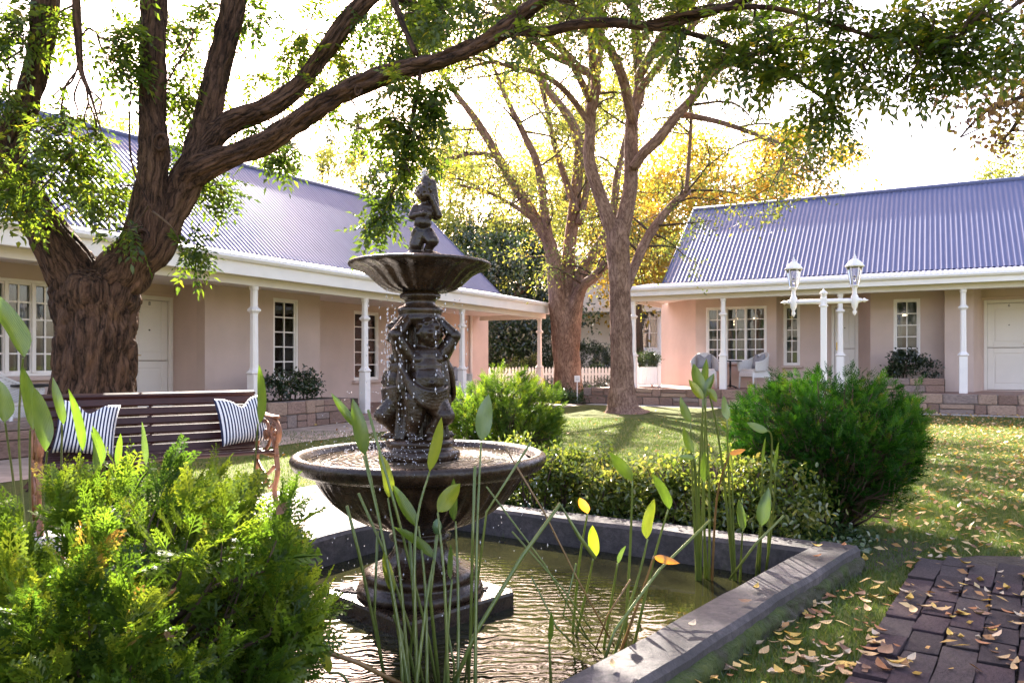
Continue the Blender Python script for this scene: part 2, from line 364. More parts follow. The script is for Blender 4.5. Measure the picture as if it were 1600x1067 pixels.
M['brick'] = [plain('paver_%s' % n, c, .9, .3, 11, .8, 45, spec=.2, dist=.015) for n, c in (('plum', (.06, .04, .045)), ('grey', (.07, .054, .054)), ('dark', (.045, .034, .036)))]
M['litter'] = [plain('dry_leaf_%s' % n, c, .7, .25, 30, .3, 60) for n, c in (('tan', (.46, .30, .14)), ('yellow', (.55, .36, .08)), ('rust', (.30, .12, .04)), ('pale', (.52, .40, .27)), ('brown', (.17, .085, .045)))]
M['grass'] = leafmat('grass_blade', [(0, (.045, .085, .015)), (.6, (.085, .13, .025)), (1, (.16, .16, .05))], .4, .03)
M['leafA'] = leafmat('leaf_pinnate', [(0, (.03, .055, .008)), (.5, (.075, .11, .012)), (.8, (.15, .165, .018)), (1, (.28, .22, .03))], .55, .03, .35, 2.1)
M['leafB'] = leafmat('leaf_fine', [(0, (.05, .075, .018)), (.5, (.10, .125, .03)), (.8, (.2, .18, .04)), (1, (.36, .24, .05))], .5, .04, .4, 1.7)
M['leafG'] = leafmat('leaf_golden', [(0, (.16, .15, .03)), (.4, (.34, .25, .04)), (.8, (.48, .30, .045)), (1, (.46, .22, .04))], .45, .03, .4, 1.5)
M['leafP'] = leafmat('leaf_pale', [(0, (.10, .13, .035)), (.6, (.19, .2, .05)), (1, (.32, .27, .07))], .5, .04, .4, 1.6)
M['leafD'] = leafmat('leaf_dark', [(0, (.010, .022, .009)), (.6, (.022, .042, .014)), (1, (.05, .08, .025))], .3, .06, .3, 1.3)
M['leafR'] = leafmat('leaf_plum', [(0, (.11, .06, .045)), (.4, (.22, .13, .06)), (.75, (.36, .24, .06)), (1, (.20, .19, .05))], .45, .05, .35, 1.5)
M['leafPop'] = leafmat('leaf_poplar', [(0, (.06, .075, .035)), (1, (.13, .14, .06))], .35, .04)
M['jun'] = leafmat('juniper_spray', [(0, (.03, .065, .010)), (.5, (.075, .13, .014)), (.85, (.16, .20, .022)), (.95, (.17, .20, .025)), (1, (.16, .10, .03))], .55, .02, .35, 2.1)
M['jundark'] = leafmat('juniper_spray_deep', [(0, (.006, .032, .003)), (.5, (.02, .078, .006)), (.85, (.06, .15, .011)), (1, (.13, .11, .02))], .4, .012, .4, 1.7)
M['hedge'] = leafmat('hedge_leaf', [(0, (.04, .07, .014)), (.5, (.10, .14, .028)), (.8, (.19, .20, .05)), (1, (.30, .27, .09))], .5, .045, .25, 2.1)
M['cover'] = leafmat('ground_cover_leaf', [(0, (.02, .045, .015)), (.6, (.05, .085, .03)), (1, (.11, .14, .06))], .35, .06, .25)
M['pond_leaf'] = None
# ------------------------------------------------------------------ ground, pond, paths
pN, pR, pF, pL = [Vector((x, y, 0)) for x, y in ((-.06, 1.79), (1.83, 4.05), (-.44, 5.5), (-2.2, 3.02))]
pond_c = (pN + pR + pF + pL) / 4
def inset(q, k): return q + (pond_c - q).normalized() * k
me = bpy.data.meshes.new('ground')
inn = [inset(q, .12) for q in (pN, pR, pF, pL)]
outr = [(0, -1500, 0), (1500, 0, 0), (0, 1500, 0), (-1500, 0, 0)]
me.from_pydata([tuple(q) for q in inn] + outr, [], [(0, 4, 5, 1), (1, 5, 6, 2), (2, 6, 7, 3), (3, 7, 4, 0)])
tag(link('ground', me, M['lawn']), 'leaf-strewn lawn around the pond and the cottages', kind='structure')
# water
me = bpy.data.meshes.new('water'); me.from_pydata([(q.x, q.y, -.05) for q in [inset(q, .1) for q in (pN, pR, pF, pL)]], [], [(0, 1, 2, 3)])
tag(link('water', me, M['water']), 'murky rippled pond water', kind='structure')
# pond surround
pond = empty('pond_surround', (0, 0, 0), 0, 'low weathered concrete wall around the square pond with mossy outer side', 'pond wall')
WT = .21
def pond_side(a, b, ext=0.0):
    d = (b - a).normalized(); n = Vector((-d.y, d.x, 0))
    if n.dot(pond_c - a) < 0: n = -n
    L = (b - a).length; mb = MB(); N = 26
    prof = [(0.0, -.3), (0.0, .10), (.018, .12), (WT - .018, .12), (WT, .10), (WT, -.45)]
    vs_ = []
    for i in range(N + 1):
        s = L * i / N
        for (o, z) in prof:
            p_ = a + d * s + n * o
            w_ = noise.noise(p_ * 2.3) * .012 + noise.noise(p_ * 9) * .005
            vs_.append((p_.x + n.x * w_, p_.y + n.y * w_, z + (noise.noise(p_ * 3 + Vector((5, 0, z))) * .008 if z > 0 else 0)))
    k = len(prof)
    fs_ = [(i * k + j, i * k + j + 1, (i + 1) * k + j + 1, (i + 1) * k + j) for i in range(N) for j in range(k - 1)]
    fs_ += [tuple(range(k)), tuple(N * k + j for j in range(k))]
    mb.add(vs_, fs_); return mb.build('wall_side', M['concrete'], pond)
ur = (pR - pN).normalized(); uf = (pF - pR).normalized(); ul = (pL - pF).normalized(); un = (pN - pL).normalized()
pond_side(pN, pR); pond_side(pR - uf * 0 + uf * WT, pF - uf * 0); pond_side(pF + ul * WT, pL); pond_side(pL + un * WT, pN - un * WT * .6)
# mossy rubble skirt under the right-hand coping
nr = Vector((ur.y, -ur.x, 0))
mb = MB(); Ls = (pR - pN).length; N = 150; vs_ = []; K = 9
for i in range(N + 1):
    s = Ls * i / N; c = pN + ur * s
    for j in range(K):
        f = j / (K - 1); z = .088 * (1 - f) - .012
        q = Vector((s * 5.5, z * 9, 0)); ofs = .006 + .03 * f + .035 * abs(noise.noise(q)) + .018 * noise.noise(q * 3.1) + .009 * noise.noise(q * 8)
        if j == 0: ofs = -.004
        vs_.append((c.x + nr.x * ofs, c.y + nr.y * ofs, z + .008 * noise.noise(q * 2.3 + Vector((9, 0, 0)))))
mb.add(vs_, [(i * K + j, i * K + j + 1, (i + 1) * K + j + 1, (i + 1) * K + j) for i in range(N) for j in range(K - 1)], True); mb.build('mossy_face', M['moss'], pond)
# pond bed
me = bpy.data.meshes.new('pond_bed'); me.from_pydata([(q.x, q.y, -.4) for q in [inset(q, .05) for q in (pN, pR, pF, pL)]], [], [(0, 1, 2, 3)])
tag(link('pond_bed', me, M['soil']), kind='structure')
# pale paving left of the pond where the bench stands
def sheet(name, poly, z, mat, label=None):
    me = bpy.data.meshes.new(name); me.from_pydata([(p[0], p[1], z) for p in poly], [], [tuple(range(len(poly)))])
    return tag(link(name, me, mat), label, kind='structure')
vdir = Vector((.58, .81, 0)); wl = Vector((-.81, .58, 0))
pav = [pL - vdir * 1.5, pF + vdir * .35, pF + vdir * .35 + wl * 1.35, pL - vdir * 1.5 + wl * 1.6]
sheet('paved_terrace', pav, .004, M['mortar'], 'pale stone paving between the pond and the bench')
pv = bpy.data.objects['paved_terrace']
slab_me = []
for k in range(4):
    mb = MB(); mb.box((0, 0, 0), (1, 1, 1), ch=.02); me_ = mb.mesh('slab'); me_.materials.append(M['paving']); slab_me.append(me_)
o0 = pL - vdir * 1.5 + wl * .02
ang = math.atan2(vdir.y, vdir.x)
row = 0; wy = 0.0
while wy < 1.3:
    h_ = .42; s = -.2 * (row % 2)
    while s < 5.2:
        l_ = random.choice((.4, .55, .65))
        c = o0 + vdir * (s + l_ / 2) + wl * (wy + h_ / 2)
        if (c - pL).dot(vdir) > -1.5 and (c - pF).dot(vdir) < .35:
            link('slab', random.choice(slab_me), None, pv, (c.x, c.y, .012), (0, 0, ang), (l_ - .015, h_ - .015, .03))
        s += l_
    wy += h_; row += 1
# bed of soil behind the far pond wall and round the junipers
bed_d = (pR - pF).normalized(); bed_n = Vector((-bed_d.y, bed_d.x, 0)); bed_n = bed_n if bed_n.y > 0 else -bed_n
sheet('planting_bed', [pF + bed_d * .1 + bed_n * .01, pR + bed_n * .01 + bed_d * .15, pR + bed_n * .85 + bed_d * .3, pF + bed_n * .85 + bed_d * .1], .004, M['soil'], 'dark soil strip under the low hedge')
# brick path bottom right
path_poly = [(.55, 1.75), (2.2, 4.15), (2.62, 4.32), (4.2, 4.15), (3.4, 1.4)]
def inside(p, poly):
    c = False; n = len(poly)
    for i in range(n):
        a, b = poly[i], poly[(i + 1) % n]
        if (a[1] > p[1]) != (b[1] > p[1]) and p[0] < (b[0] - a[0]) * (p[1] - a[1]) / (b[1] - a[1]) + a[0]: c = not c
    return c
pth = sheet('brick_path', path_poly, .004, M['soil'], 'dark mauve brick path strewn with dry leaves')
brick_me = []
for k in range(9):
    mb = MB(); mb.box((0, 0, 0), (1, 1, 1), ch=.03)
    mb.v = [(x + .035 * noise.noise(Vector((x * 2 + k, y * 2, z))), y + .05 * noise.noise(Vector((x * 2, y * 2 + k * 3, z))), z + .18 * noise.noise(Vector((x * 3 + k, y * 3 + k, 0)))) for x, y, z in mb.v]
    me_ = mb.mesh('brick'); me_.materials.append(M['brick'][k % 3]); brick_me.append(me_)
pa = math.atan2(2.4, 1.65); pd = Vector((math.cos(pa), math.sin(pa), 0)); pn = Vector((pd.y, -pd.x, 0))
bl, bw = .235, .118
for r_ in range(24):
    for c_ in range(16):
        q = Vector((.55, 1.75, 0)) + pn * (r_ + .5) * bw + pd * ((c_ + .5 + .5 * (r_ % 2)) * bl - .8)
        q += pd * random.uniform(-.02, .02)
        if inside((q.x, q.y), path_poly) and q.x / q.y < .78 and q.y > 2.1 and inside((q.x + pd.x * .08, q.y + pd.y * .08), path_poly) and inside((q.x - pd.x * .08, q.y - pd.y * .08), path_poly):
            link('brick', random.choice(brick_me), None, pth, (q.x, q.y, .012 + random.uniform(-.004, .006)), (random.uniform(-.02, .02), random.uniform(-.02, .02), pa + random.uniform(-.05, .05)), (bl - random.uniform(.002, .012), bw - random.uniform(.002, .008), .04))
# stone path along the foot of the right cottage and the bare path by the trees
# ------------------------------------------------------------------ cottages
class House:
    def __init__(s, name, label, O, ang, floor):
        s.O = Vector((O[0], O[1], 0)); s.ang = ang; s.X = Vector((math.cos(ang), math.sin(ang), 0)); s.W = Vector((-math.sin(ang), math.cos(ang), 0))
        s.floor = floor; s.e = empty(name, s.O, ang, label, 'cottage')
    def x(s, px, w):
        k = (px - CX) / F; o = s.O + s.W * w
        return (k * o.y - o.x) / (s.X.x - k * s.X.y)
    def d(s, x, w): return (s.O + s.X * x + s.W * w).y
    def z(s, py, x, w): return H + (HY - py) * s.d(x, w) / F
    def loc(s, x, w, z): return s.O + s.X * x + s.W * w + Vector((0, 0, z))

def wall_panel(par, a, b, z0, z1, ops=(), mat=None, th=.2):
    a = Vector(a); b = Vector(b); d = (b - a); L = d.length; d.normalize(); an = math.atan2(d.y, d.x)
    mb = MB()
    def piece(s0, s1, y0, y1):
        if s1 - s0 < 1e-4 or y1 - y0 < 1e-4: return
        mb.box(((s0 + s1) / 2, th / 2, (y0 + y1) / 2), (s1 - s0, th, y1 - y0))
    s = 0
    for (s0, s1, y0, y1) in sorted(ops):
        piece(s, s0, z0, z1); piece(s0, s1, z0, y0); piece(s0, s1, y1, z1); s = s1
    piece(s, L, z0, z1)
    return mb.build('wall', mat or M['wall'], par, (a.x, a.y, 0), (0, 0, an)), an, Vector((a.x, a.y, 0)), Vector((d.x, d.y, 0))

def window(par, org, an, dr, s0, s1, z0, z1, ncas=1, cols=2, rows=5, sill=True, wmat=None, curtain=True):
    W = s1 - s0; Hh = z1 - z0; fr = .042; wm = wmat or M['white']
    mb = MB(); y = .05
    mb.box((fr / 2, y, Hh / 2), (fr, .09, Hh), ch=.006); mb.box((W - fr / 2, y, Hh / 2), (fr, .09, Hh), ch=.006)
    mb.box((W / 2, y, Hh - fr / 2), (W - 2 * fr, .088, fr), ch=.006); mb.box((W / 2, y, fr / 2), (W - 2 * fr, .088, fr), ch=.006)
    cw = (W - 2 * fr) / ncas; panes = []
    for c in range(ncas):
        x0 = fr + c * cw; x1 = x0 + cw; st = .03
        if c: mb.box((x0, y - .01, Hh / 2), (.05, .10, Hh - 2 * fr), ch=.006)
        mb.box((x0 + st / 2 + .002, y + .01, Hh / 2), (st, .05, Hh - 2 * fr - .004)); mb.box((x1 - st / 2 - .002, y + .01, Hh / 2), (st, .05, Hh - 2 * fr - .004))
        zb, zt = fr + st, Hh - fr - st
        mb.box(((x0 + x1) / 2, y + .01, fr + st / 2), (cw - 2 * st, .048, st)); mb.box(((x0 + x1) / 2, y + .01, Hh - fr - st / 2), (cw - 2 * st, .048, st))
        gx0, gx1 = x0 + st, x1 - st; bar = .022
        for k in range(1, cols): mb.box((gx0 + (gx1 - gx0) * k / cols, y + .01, (zb + zt) / 2), (bar, .034, zt - zb))
        for k in range(1, rows): mb.box(((gx0 + gx1) / 2, y + .01, zb + (zt - zb) * k / rows), (gx1 - gx0, .03, bar))
        pw = (gx1 - gx0) / cols; ph = (zt - zb) / rows
        for i in range(cols):
            for j in range(rows): panes.append((gx0 + pw * (i + .5), zb + ph * (j + .5), pw, ph))
    o = mb.build('window', wm, par, org + dr * s0 + Vector((0, 0, z0)), (0, 0, an))
    pb = MB(); pb.box((0, 0, 0), (panes[0][2] - .016, .005, panes[0][3] - .016)); pm = pb.mesh('pane'); pm.materials.append(M['glass'])
    for (x_, z_, _, _) in panes: link('pane', pm, None, o, (x_, y + .012, z_), (random.uniform(-.006, .006), 0, random.uniform(-.006, .006)))
    if sill: MB().box((W / 2, -.03, -.03), (W + .16, .14, .06), ch=.008).build('sill', M['wall'] if wmat is None else wmat, o)
    if curtain:
        cb = MB(); nx = 90; vs_ = []
        ga, gb = W * .36, W * .62
        for i in range(nx + 1):
            x_ = .03 + (W - .06) * i / nx; yy = .20 + .022 * math.sin(x_ * 62 + 1.5 * math.sin(x_ * 9))
            vs_ += [(x_, yy, .02), (x_, yy, Hh - .03)]
        cb.add(vs_, [(2 * i, 2 * i + 2, 2 * i + 3, 2 * i + 1) for i in range(nx) if not (.30 < ((i / nx * ncas) % 1) < .52)], True)
        cb.build('curtain', M['curtain'], o)
    return o

def text_mesh(s, size, mat, par, loc, rot):
    cu = bpy.data.curves.new('num', 'FONT'); cu.body = s; cu.size = size; cu.align_x = 'CENTER'; cu.align_y = 'CENTER'; cu.extrude = .002
    tmp = bpy.data.objects.new('tmp', cu); COL.objects.link(tmp)
    dg = bpy.context.evaluated_depsgraph_get(); me = bpy.data.meshes.new_from_object(tmp.evaluated_get(dg)); bpy.data.objects.remove(tmp)
    me.materials.clear(); return link('number', me, mat, par, loc, rot)

def door(par, org, an, dr, s0, s1, z0, z1, num=None, handle_left=True):
    W = s1 - s0; Hh = z1 - z0; mb = MB(); f = .07
    mb.box((f / 2, .05, Hh / 2), (f, .12, Hh), ch=.006); mb.box((W - f / 2, .05, Hh / 2), (f, .12, Hh), ch=.006); mb.box((W / 2, .05, Hh - f / 2), (W - 2 * f, .118, f), ch=.006)
    o = mb.build('door', M['door'], par, org + dr * s0 + Vector((0, 0, z0)), (0, 0, an))
    iw = W - 2 * f - .01; split = Hh * .47
    for (za, zb_) in ((.01, split - .006), (split + .006, Hh - f - .006)):
        lb = MB(); hh = zb_ - za
        lb.box((W / 2, .07, (za + zb_) / 2), (iw, .03, hh))
        st = .12
        lb.box((f + .005 + st / 2, .05, (za + zb_) / 2), (st, .016, hh - .002), ch=.006); lb.box((W - f - .005 - st / 2, .05, (za + zb_) / 2), (st, .016, hh - .002), ch=.006)
        lb.box((W / 2, .05, za + st / 2), (iw - 2 * st, .0158, st), ch=.006); lb.box((W / 2, .05, zb_ - st / 2), (iw - 2 * st, .0158, st), ch=.006)
        lb.box((W / 2, .052, (za + zb_) / 2), (iw - 2 * st - .06, .012, hh - 2 * st - .06), ch=.01)
        lb.build('door_leaf', M['door'], o)
    hb = MB(); hx = f + .055 if handle_left else W - f - .055
    hb.box((hx, .036, split + .06), (.035, .012, .2), ch=.004); hb.tube([(hx, .03, split + .09), (hx, -.02, split + .09), (hx + (.1 if handle_left else -.1), -.02, split + .09)], .009, 8)
    hb.build('door_handle', M['brass'], o)
    pb = MB(); pb.lathe([(.0, -.012), (.013, -.012), (.013, .012), (0, .012)], 12); pb.build('peephole', M['black'], o, (W / 2, .044, Hh * .72), (R(90), 0, 0))
    if num: text_mesh(num, .09, M['black'], o, (W / 2, .0385, Hh * .935), (R(90), 0, 0))
    # lintel moulding
    MB().box((W / 2, -.01, Hh + .05), (W + .12, .05, .05), ch=.01).build('lintel', M['wall'], o)
    return o

def corrugated(name, par, X0, X1, a, b, tilt=0.0, wl_=.112, amp=.0075, lap=True):
    n = int((X1 - X0) / wl_) * 6; xs = np.linspace(X0, X1, n + 1)
    sl = Vector((b[0] - a[0], b[1] - a[1])); nn = Vector((-sl.y, sl.x)).normalized()
    ph = (xs - X0) / wl_ * 2 * np.pi; off = amp * np.sin(ph)
    # every seventh corrugation carries the lap of two sheets
    off += np.where(np.floor((xs - X0) / wl_) % 7 == 0, .0008, 0)
    rows = [0.0, .33, .66, 1.0]; V = []
    for r_ in rows:
        dip = .0008 * np.sin(xs * 1.7 + r_ * 5)
        V.append(np.stack([xs, a[0] + sl.x * r_ + nn.x * (off + dip), a[1] + sl.y * r_ + nn.y * (off + dip) + tilt * (xs - X1) * (r_ if tilt else 0)], 1))
    V = np.concatenate(V); m = n + 1
    i = np.arange(n)[:, None]
    Q = np.concatenate([np.concatenate([i + k * m, i + 1 + k * m, i + 1 + (k + 1) * m, i + (k + 1) * m], 1) for k in range(len(rows) - 1)])
    return tri_mesh(name, V, Q, M['roof'], par, None, True, 4)

stone_me = []
for k in range(12):
    mb = MB(); mb.box((0, 0, 0), (1, 1, 1), ch=.08)
    mb.v = [(x + .05 * noise.noise(Vector((x * 2 + k, y * 2, z * 2))), y + .16 * noise.noise(Vector((x * 3, y + k * 3, z * 3))), z + .06 * noise.noise(Vector((x * 3 + k, z * 3, k)))) for x, y, z in mb.v]
    me_ = mb.mesh('stone'); me_.materials.append(M['stone_tints'][k % 4]); stone_me.append(me_)
def stone_wall(par, name, x0, x1, w0, w1, z0, z1, course=.21, ends=False):
    core = MB(); core.box(((x0 + x1) / 2, (w0 + w1) / 2 + .02, (z0 + z1) / 2), (x1 - x0 - .02, (w1 - w0) - .03, z1 - z0 - .02))
    o = core.build(name, M['mortar'], par)
    n = max(1, round((z1 - z0) / course)); z = z0
    for i in range(n):
        h_ = (z1 - z0) / n; x_ = x0; rowh = h_
        while x_ < x1 - .05:
            l_ = min(random.choice((.22, .34, .42, .5, .62)), x1 - x_)
            if x1 - x_ - l_ < .12: l_ = x1 - x_
            if l_ < .3 and random.random() < .5 and i + 1 < n and False: pass
            if random.random() < .25 and h_ > .16:
                for q in (0, 1): link('stone', random.choice(stone_me), None, o, (x_ + l_ / 2, w0 + .045, z + h_ * (.25 + .5 * q)), None, (l_ - .016, .11, h_ / 2 - .014))
            else:
                link('stone', random.choice(stone_me), None, o, (x_ + l_ / 2, w0 + .045 + random.uniform(-.008, .008), z + h_ / 2), None, (l_ - .016, .11, h_ - .014))
            x_ += l_
        z += h_
    return o

post_proto = {}
def post(h, par, x, hh):
    key = round(hh, 3)
    if key not in post_proto:
        mb = MB(); bh = hh * .36
        mb.box((0, 0, bh / 2), (.155, .155, bh), ch=.008)
        q = [(.078, bh), (.105, bh + .012), (.105, bh + .03), (.07, bh + .07), (.058, bh + .10)]
        def sq(pr): 
            vs_ = []; 
            for r_, z in pr:
                c_ = r_ * .42
                vs_ += [(r_, r_ - c_, z), (r_ - c_, r_, z), (-r_ + c_, r_, z), (-r_, r_ - c_, z), (-r_, -r_ + c_, z), (-r_ + c_, -r_, z), (r_ - c_, -r_, z), (r_, -r_ + c_, z)]
            n = len(pr)
            mb.add(vs_, [(i * 8 + k, i * 8 + (k + 1) % 8, (i + 1) * 8 + (k + 1) % 8, (i + 1) * 8 + k) for i in range(n - 1) for k in range(8)])
        t1 = hh * .82
        sq(q + [(.052, t1 - .05), (.06, t1 - .03), (.092, t1), (.092, t1 + .025), (.062, t1 + .05), (.05, t1 + .075), (.05, hh - .07), (.062, hh - .05), (.062, hh)])
        post_proto[key] = mb.mesh('verandah_post'); post_proto[key].materials.append(M['white'])
    return link('verandah_post', post_proto[key], None, par, (x, 0, h.floor))

def verandah(h, X0, X1, zb, gz, ez, ew, rw, rz, rX0, rX1, tilt=0.0, wall_back=7.0, end_beam=None):
    """posts carry a beam (underside zb); gutter top gz; verandah roof meets main roof at (ew, ez); ridge at (rw, rz)"""
    e = h.e; xc = (X0 + X1) / 2; L = X1 - X0
    b1 = zb + .13
    MB().box((xc, 0, zb + .065), (L - .3, .12, .13), ch=.006).build('verandah_beam', M['cream'], e)
    MB().box((xc, -.30, (b1 + gz - .09) / 2 + .02), (L, .03, gz - .11 - b1 + .1), ch=.004).build('fascia', M['white'], e)
    g = MB(); pr = [(-.075, .0), (-.085, -.05), (-.06, -.085), (-.03, -.095), (0, -.09), (0, -.085), (-.03, -.085), (-.055, -.075), (-.075, -.045), (-.067, 0)]
    vs_ = [(x_, -.316 + w_, gz + z_) for x_ in (X0 - .04, X1 + .04) for w_, z_ in pr]; k = len(pr)
    g.add(vs_, [(i, (i + 1) % k, k + (i + 1) % k, k + i) for i in range(k)]); g.build('gutter', M['white'], e)
    MB().box((xc, 1.15, b1 + .015), (L - .02, 2.84, .03)).build('verandah_ceiling', M['white'], e)
    corrugated('verandah_roof', e, X0 - .03, X1 + .03, (-.36, gz - .01), (ew, ez))
    corrugated('roof', e, rX0, rX1, (ew - .05, ez + .012), (rw, rz), tilt)
    # back slope, ridge capping, gable walls
    bk = MB(); tz = tilt * (rX0 - rX1)
    bk.add([(rX0, rw, rz + tz - .02), (rX1, rw, rz - .02), (rX1, rw + 4.2, ez - .6), (rX0, rw + 4.2, ez - .6)], [(0, 1, 2, 3)]); bk.build('back_roof', M['roof'], e)
    rc = MB(); rc.tube([(rX0 - .03, rw, rz + tz - .005), ((rX0 + rX1) / 2, rw, rz + tz / 2 - .005), (rX1 + .03, rw, rz - .005)], .075, 10); rc.build('ridge_capping', M['roof'], e)
    for xx, zt in ((rX0 + .18, tz), (rX1 - .18, 0)):
        gb = MB(); pts = [(ew + .1, ez - .12), (rw, rz + zt - .12), (rw + 4.0, ez - .75), (rw + 4.0, 0), (3.0, 0), (3.0, b1 + .01), (ew + .1, b1 + .01)]
        n = len(pts); gb.add([(xx - .1, *p) for p in pts] + [(xx + .1, *p) for p in pts], [tuple(range(n)), tuple(range(n, 2 * n))] + [(i, (i + 1) % n, n + (i + 1) % n, n + i) for i in range(n)])
        gb.build('gable_wall', M['wall'], e)
        vb = MB(); s_ = Vector((0, rw - ew + .05, rz + zt - ez)); 
        vb.tube([(xx + (-.2 if xx < xc else .2), ew - .05, ez + .0), (xx + (-.2 if xx < xc else .2), rw, rz + zt)], .03, 4); vb.build('verge_trim', M['roof'], e)
    MB().box(((rX0 + rX1) / 2, rw + 3.8, 1.2), (rX1 - rX0 - .8, .2, 2.6)).build('back_wall', M['wall'], e)
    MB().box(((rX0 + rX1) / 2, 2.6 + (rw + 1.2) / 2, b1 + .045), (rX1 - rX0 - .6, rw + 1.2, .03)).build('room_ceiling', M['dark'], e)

# ---- left cottage
LH = House('left_cottage', 'pink cottage with long verandah behind the bench and the big forked tree', (-2.8, 14.6), R(62.4), .10)
zb, gz = 2.27, 2.67; w1, w2 = 1.4, 2.2; ct = zb + .13
LX0, LX1 = -13.0, 8.15
verandah(LH, LX0, LX1, zb, gz, 3.13, 2.0, 4.84, 5.92, -13.0, 8.95, .028)
for px in (397, 570, 722, 843): post(LH, LH.e, LH.x(px, 0), zb - LH.floor)
for x_ in (-5.75, -8.9, -12): post(LH, LH.e, x_, zb - LH.floor)
MB().box((LX1 - .12, 1.1, zb + .065), (.1, 2.0, .128), ch=.005).build('verandah_beam', M['cream'], LH.e)
def seg(h, pa_, wa, pb_, wb): return (h.x(pa_, wa), wa), (h.x(pb_, wb), wb)
def win_px(h, a, an, org, dr, pxa, pxb, w, pyt, pyb, ops):
    xa, xb = h.x(pxa, w), h.x(pxb, w); xm = (xa + xb) / 2
    ops.append((xa - a[0], xb - a[0], h.z(pyb, xm, w), h.z(pyt, xm, w)))
fl = LH.floor
segs = [((-13.0, w1), (LH.x(118, w1), w1)), seg(LH, 118, w1, 168, w2), seg(LH, 168, w2, 272, w2), seg(LH, 272, w2, 320, w1), seg(LH, 320, w1, 500, w1), ((LH.x(500, w1), w1), (LH.x(500, w1) + .05, w2)), ((LH.x(500, w1) + .05, w2), (8.7, w2))]
ops = [[], [], [], [], [], [], []]
win_px(LH, segs[0][0], 0, 0, 0, -40, 98, w1, 436, 588, ops[0])
win_px(LH, segs[2][0], 0, 0, 0, 200, 270, w2, 462, 650, ops[2]); q = ops[2][0]; ops[2][0] = (q[0], q[1], fl + .02, q[3])
win_px(LH, segs[4][0], 0, 0, 0, 427, 466, w1, 467, 594, ops[4])
win_px(LH, segs[6][0], 0, 0, 0, 553, 592, w2, 487, 594, ops[6])
win_px(LH, segs[6][0], 0, 0, 0, 644, 672, w2, 497, 610, ops[6])
for i, ((a, b), op) in enumerate(zip(segs, ops)):
    _, an, org, dr = wall_panel(LH.e, a, b, 0.0, ct, op)
    for k, q in enumerate(op):
        if i == 2: door(LH.e, org, an, dr, *q, num='8', handle_left=True)
        else: window(LH.e, org, an, dr, *q, ncas=3 if i == 0 else 1)
MB().box((-2.0, 3.2, LH.floor - .1), (21.9, 6.9, .198), ch=.01).build('porch_floor', M['tile'], LH.e)
stone_wall(LH.e, 'base_wall', -13.0, LH.x(405, -.28), -.36, -.2, 0, .42)
stone_wall(LH.e, 'planter_wall', LH.x(412, -.28), LH.x(541, -.28), -.37, -.15, 0, .44, .22)
stone_wall(LH.e, 'porch_edge', LH.x(541, -.28) + .02, 8.3, -.40, -.26, 0, .10, .1)
dp = MB(); xd = LH.x(736, w2 - .06); dp.tube([(xd, w2 - .06, .12), (xd, w2 - .06, ct - .01)], .04, 10); dp.build('downpipe', M['white'], LH.e)
# ---- right cottage
RH = House('right_cottage', 'pink cottage with verandah and wicker chairs beyond the double lantern post', (9.4, 16.0), R(-28.6), .41)
zb, gz = 2.58, 2.90; ct = zb + .13
verandah(RH, -7.45, 6.0, zb, gz, 3.2, 1.9, 4.95, 5.74, -7.0, 7.5, 0.0)
for px in (1130, 1313, 1505): post(RH, RH.e, RH.x(px, 0), zb - RH.floor)
post(RH, RH.e, -7.2, zb - RH.floor); post(RH, RH.e, 2.5, zb - RH.floor)
MB().box((-7.3, 1.3, zb + .065), (.1, 2.4, .128), ch=.005).build('verandah_beam', M['cream'], RH.e)
fl = RH.floor
xq = RH.x(1213, 1.4)
segs = [seg(RH, 1033, 2.9, 1087, 1.4), seg(RH, 1087, 1.4, 1213, 1.4), ((xq, 1.4), (xq + .04, 2.0)), ((xq + .04, 2.0), (RH.x(1342, 2.0), 2.0)), seg(RH, 1342, 2.0, 1360, 1.4), seg(RH, 1360, 1.4, 1476, 1.4),
        ((RH.x(1476, 1.4), 1.4), (RH.x(1476, 1.0), 1.0)), seg(RH, 1476, 1.0, 1521, 1.0), ((RH.x(1521, 1.0), 1.0), (RH.x(1534, 1.9), 1.9)), ((RH.x(1534, 1.9), 1.9), (6.0, 1.9))]
ops = [[] for _ in segs]
win_px(RH, segs[1][0], 0, 0, 0, 1103, 1198, 1.4, 479, 566, ops[1])
win_px(RH, segs[3][0], 0, 0, 0, 1224, 1250, 2.0, 477, 571, ops[3])
win_px(RH, segs[3][0], 0, 0, 0, 1299, 1341, 2.0, 476, 600, ops[3]); q = ops[3][1]; ops[3][1] = (q[0], q[1], fl + .02, q[3])
win_px(RH, segs[5][0], 0, 0, 0, 1396, 1438, 1.4, 467, 567, ops[5])
win_px(RH, segs[9][0], 0, 0, 0, 1537, 1618, 1.9, 468, 612, ops[9]); q = ops[9][0]; ops[9][0] = (q[0], q[1], fl + .02, q[3])
for i, ((a, b), op) in enumerate(zip(segs, ops)):
    _, an, org, dr = wall_panel(RH.e, a, b, 0.0, ct, op)
    for k, q in enumerate(op):
        if (i == 3 and k == 1) or i == 9: door(RH.e, org, an, dr, *q, num='6' if i == 9 else None, handle_left=(i == 3))
        else: window(RH.e, org, an, dr, *q, ncas=3 if i == 1 else 1)
MB().box((-.7, 3.9, RH.floor - .2), (14.6, 8.3, .398), ch=.01).build('porch_floor', M['tile'], RH.e)
stone_wall(RH.e, 'base_wall', -8.4, 6.0, -.42, -.26, 0, .415)
stone_wall(RH.e, 'planter_wall', RH.x(1372, .3), RH.x(1476, .3), .18, .34, RH.floor, .72, .16)
MB().box((RH.x(1424, .7), .8, .55), (1.3, .9, .28)).build('planter_soil', M['soil'], RH.e)
fp = RH.loc
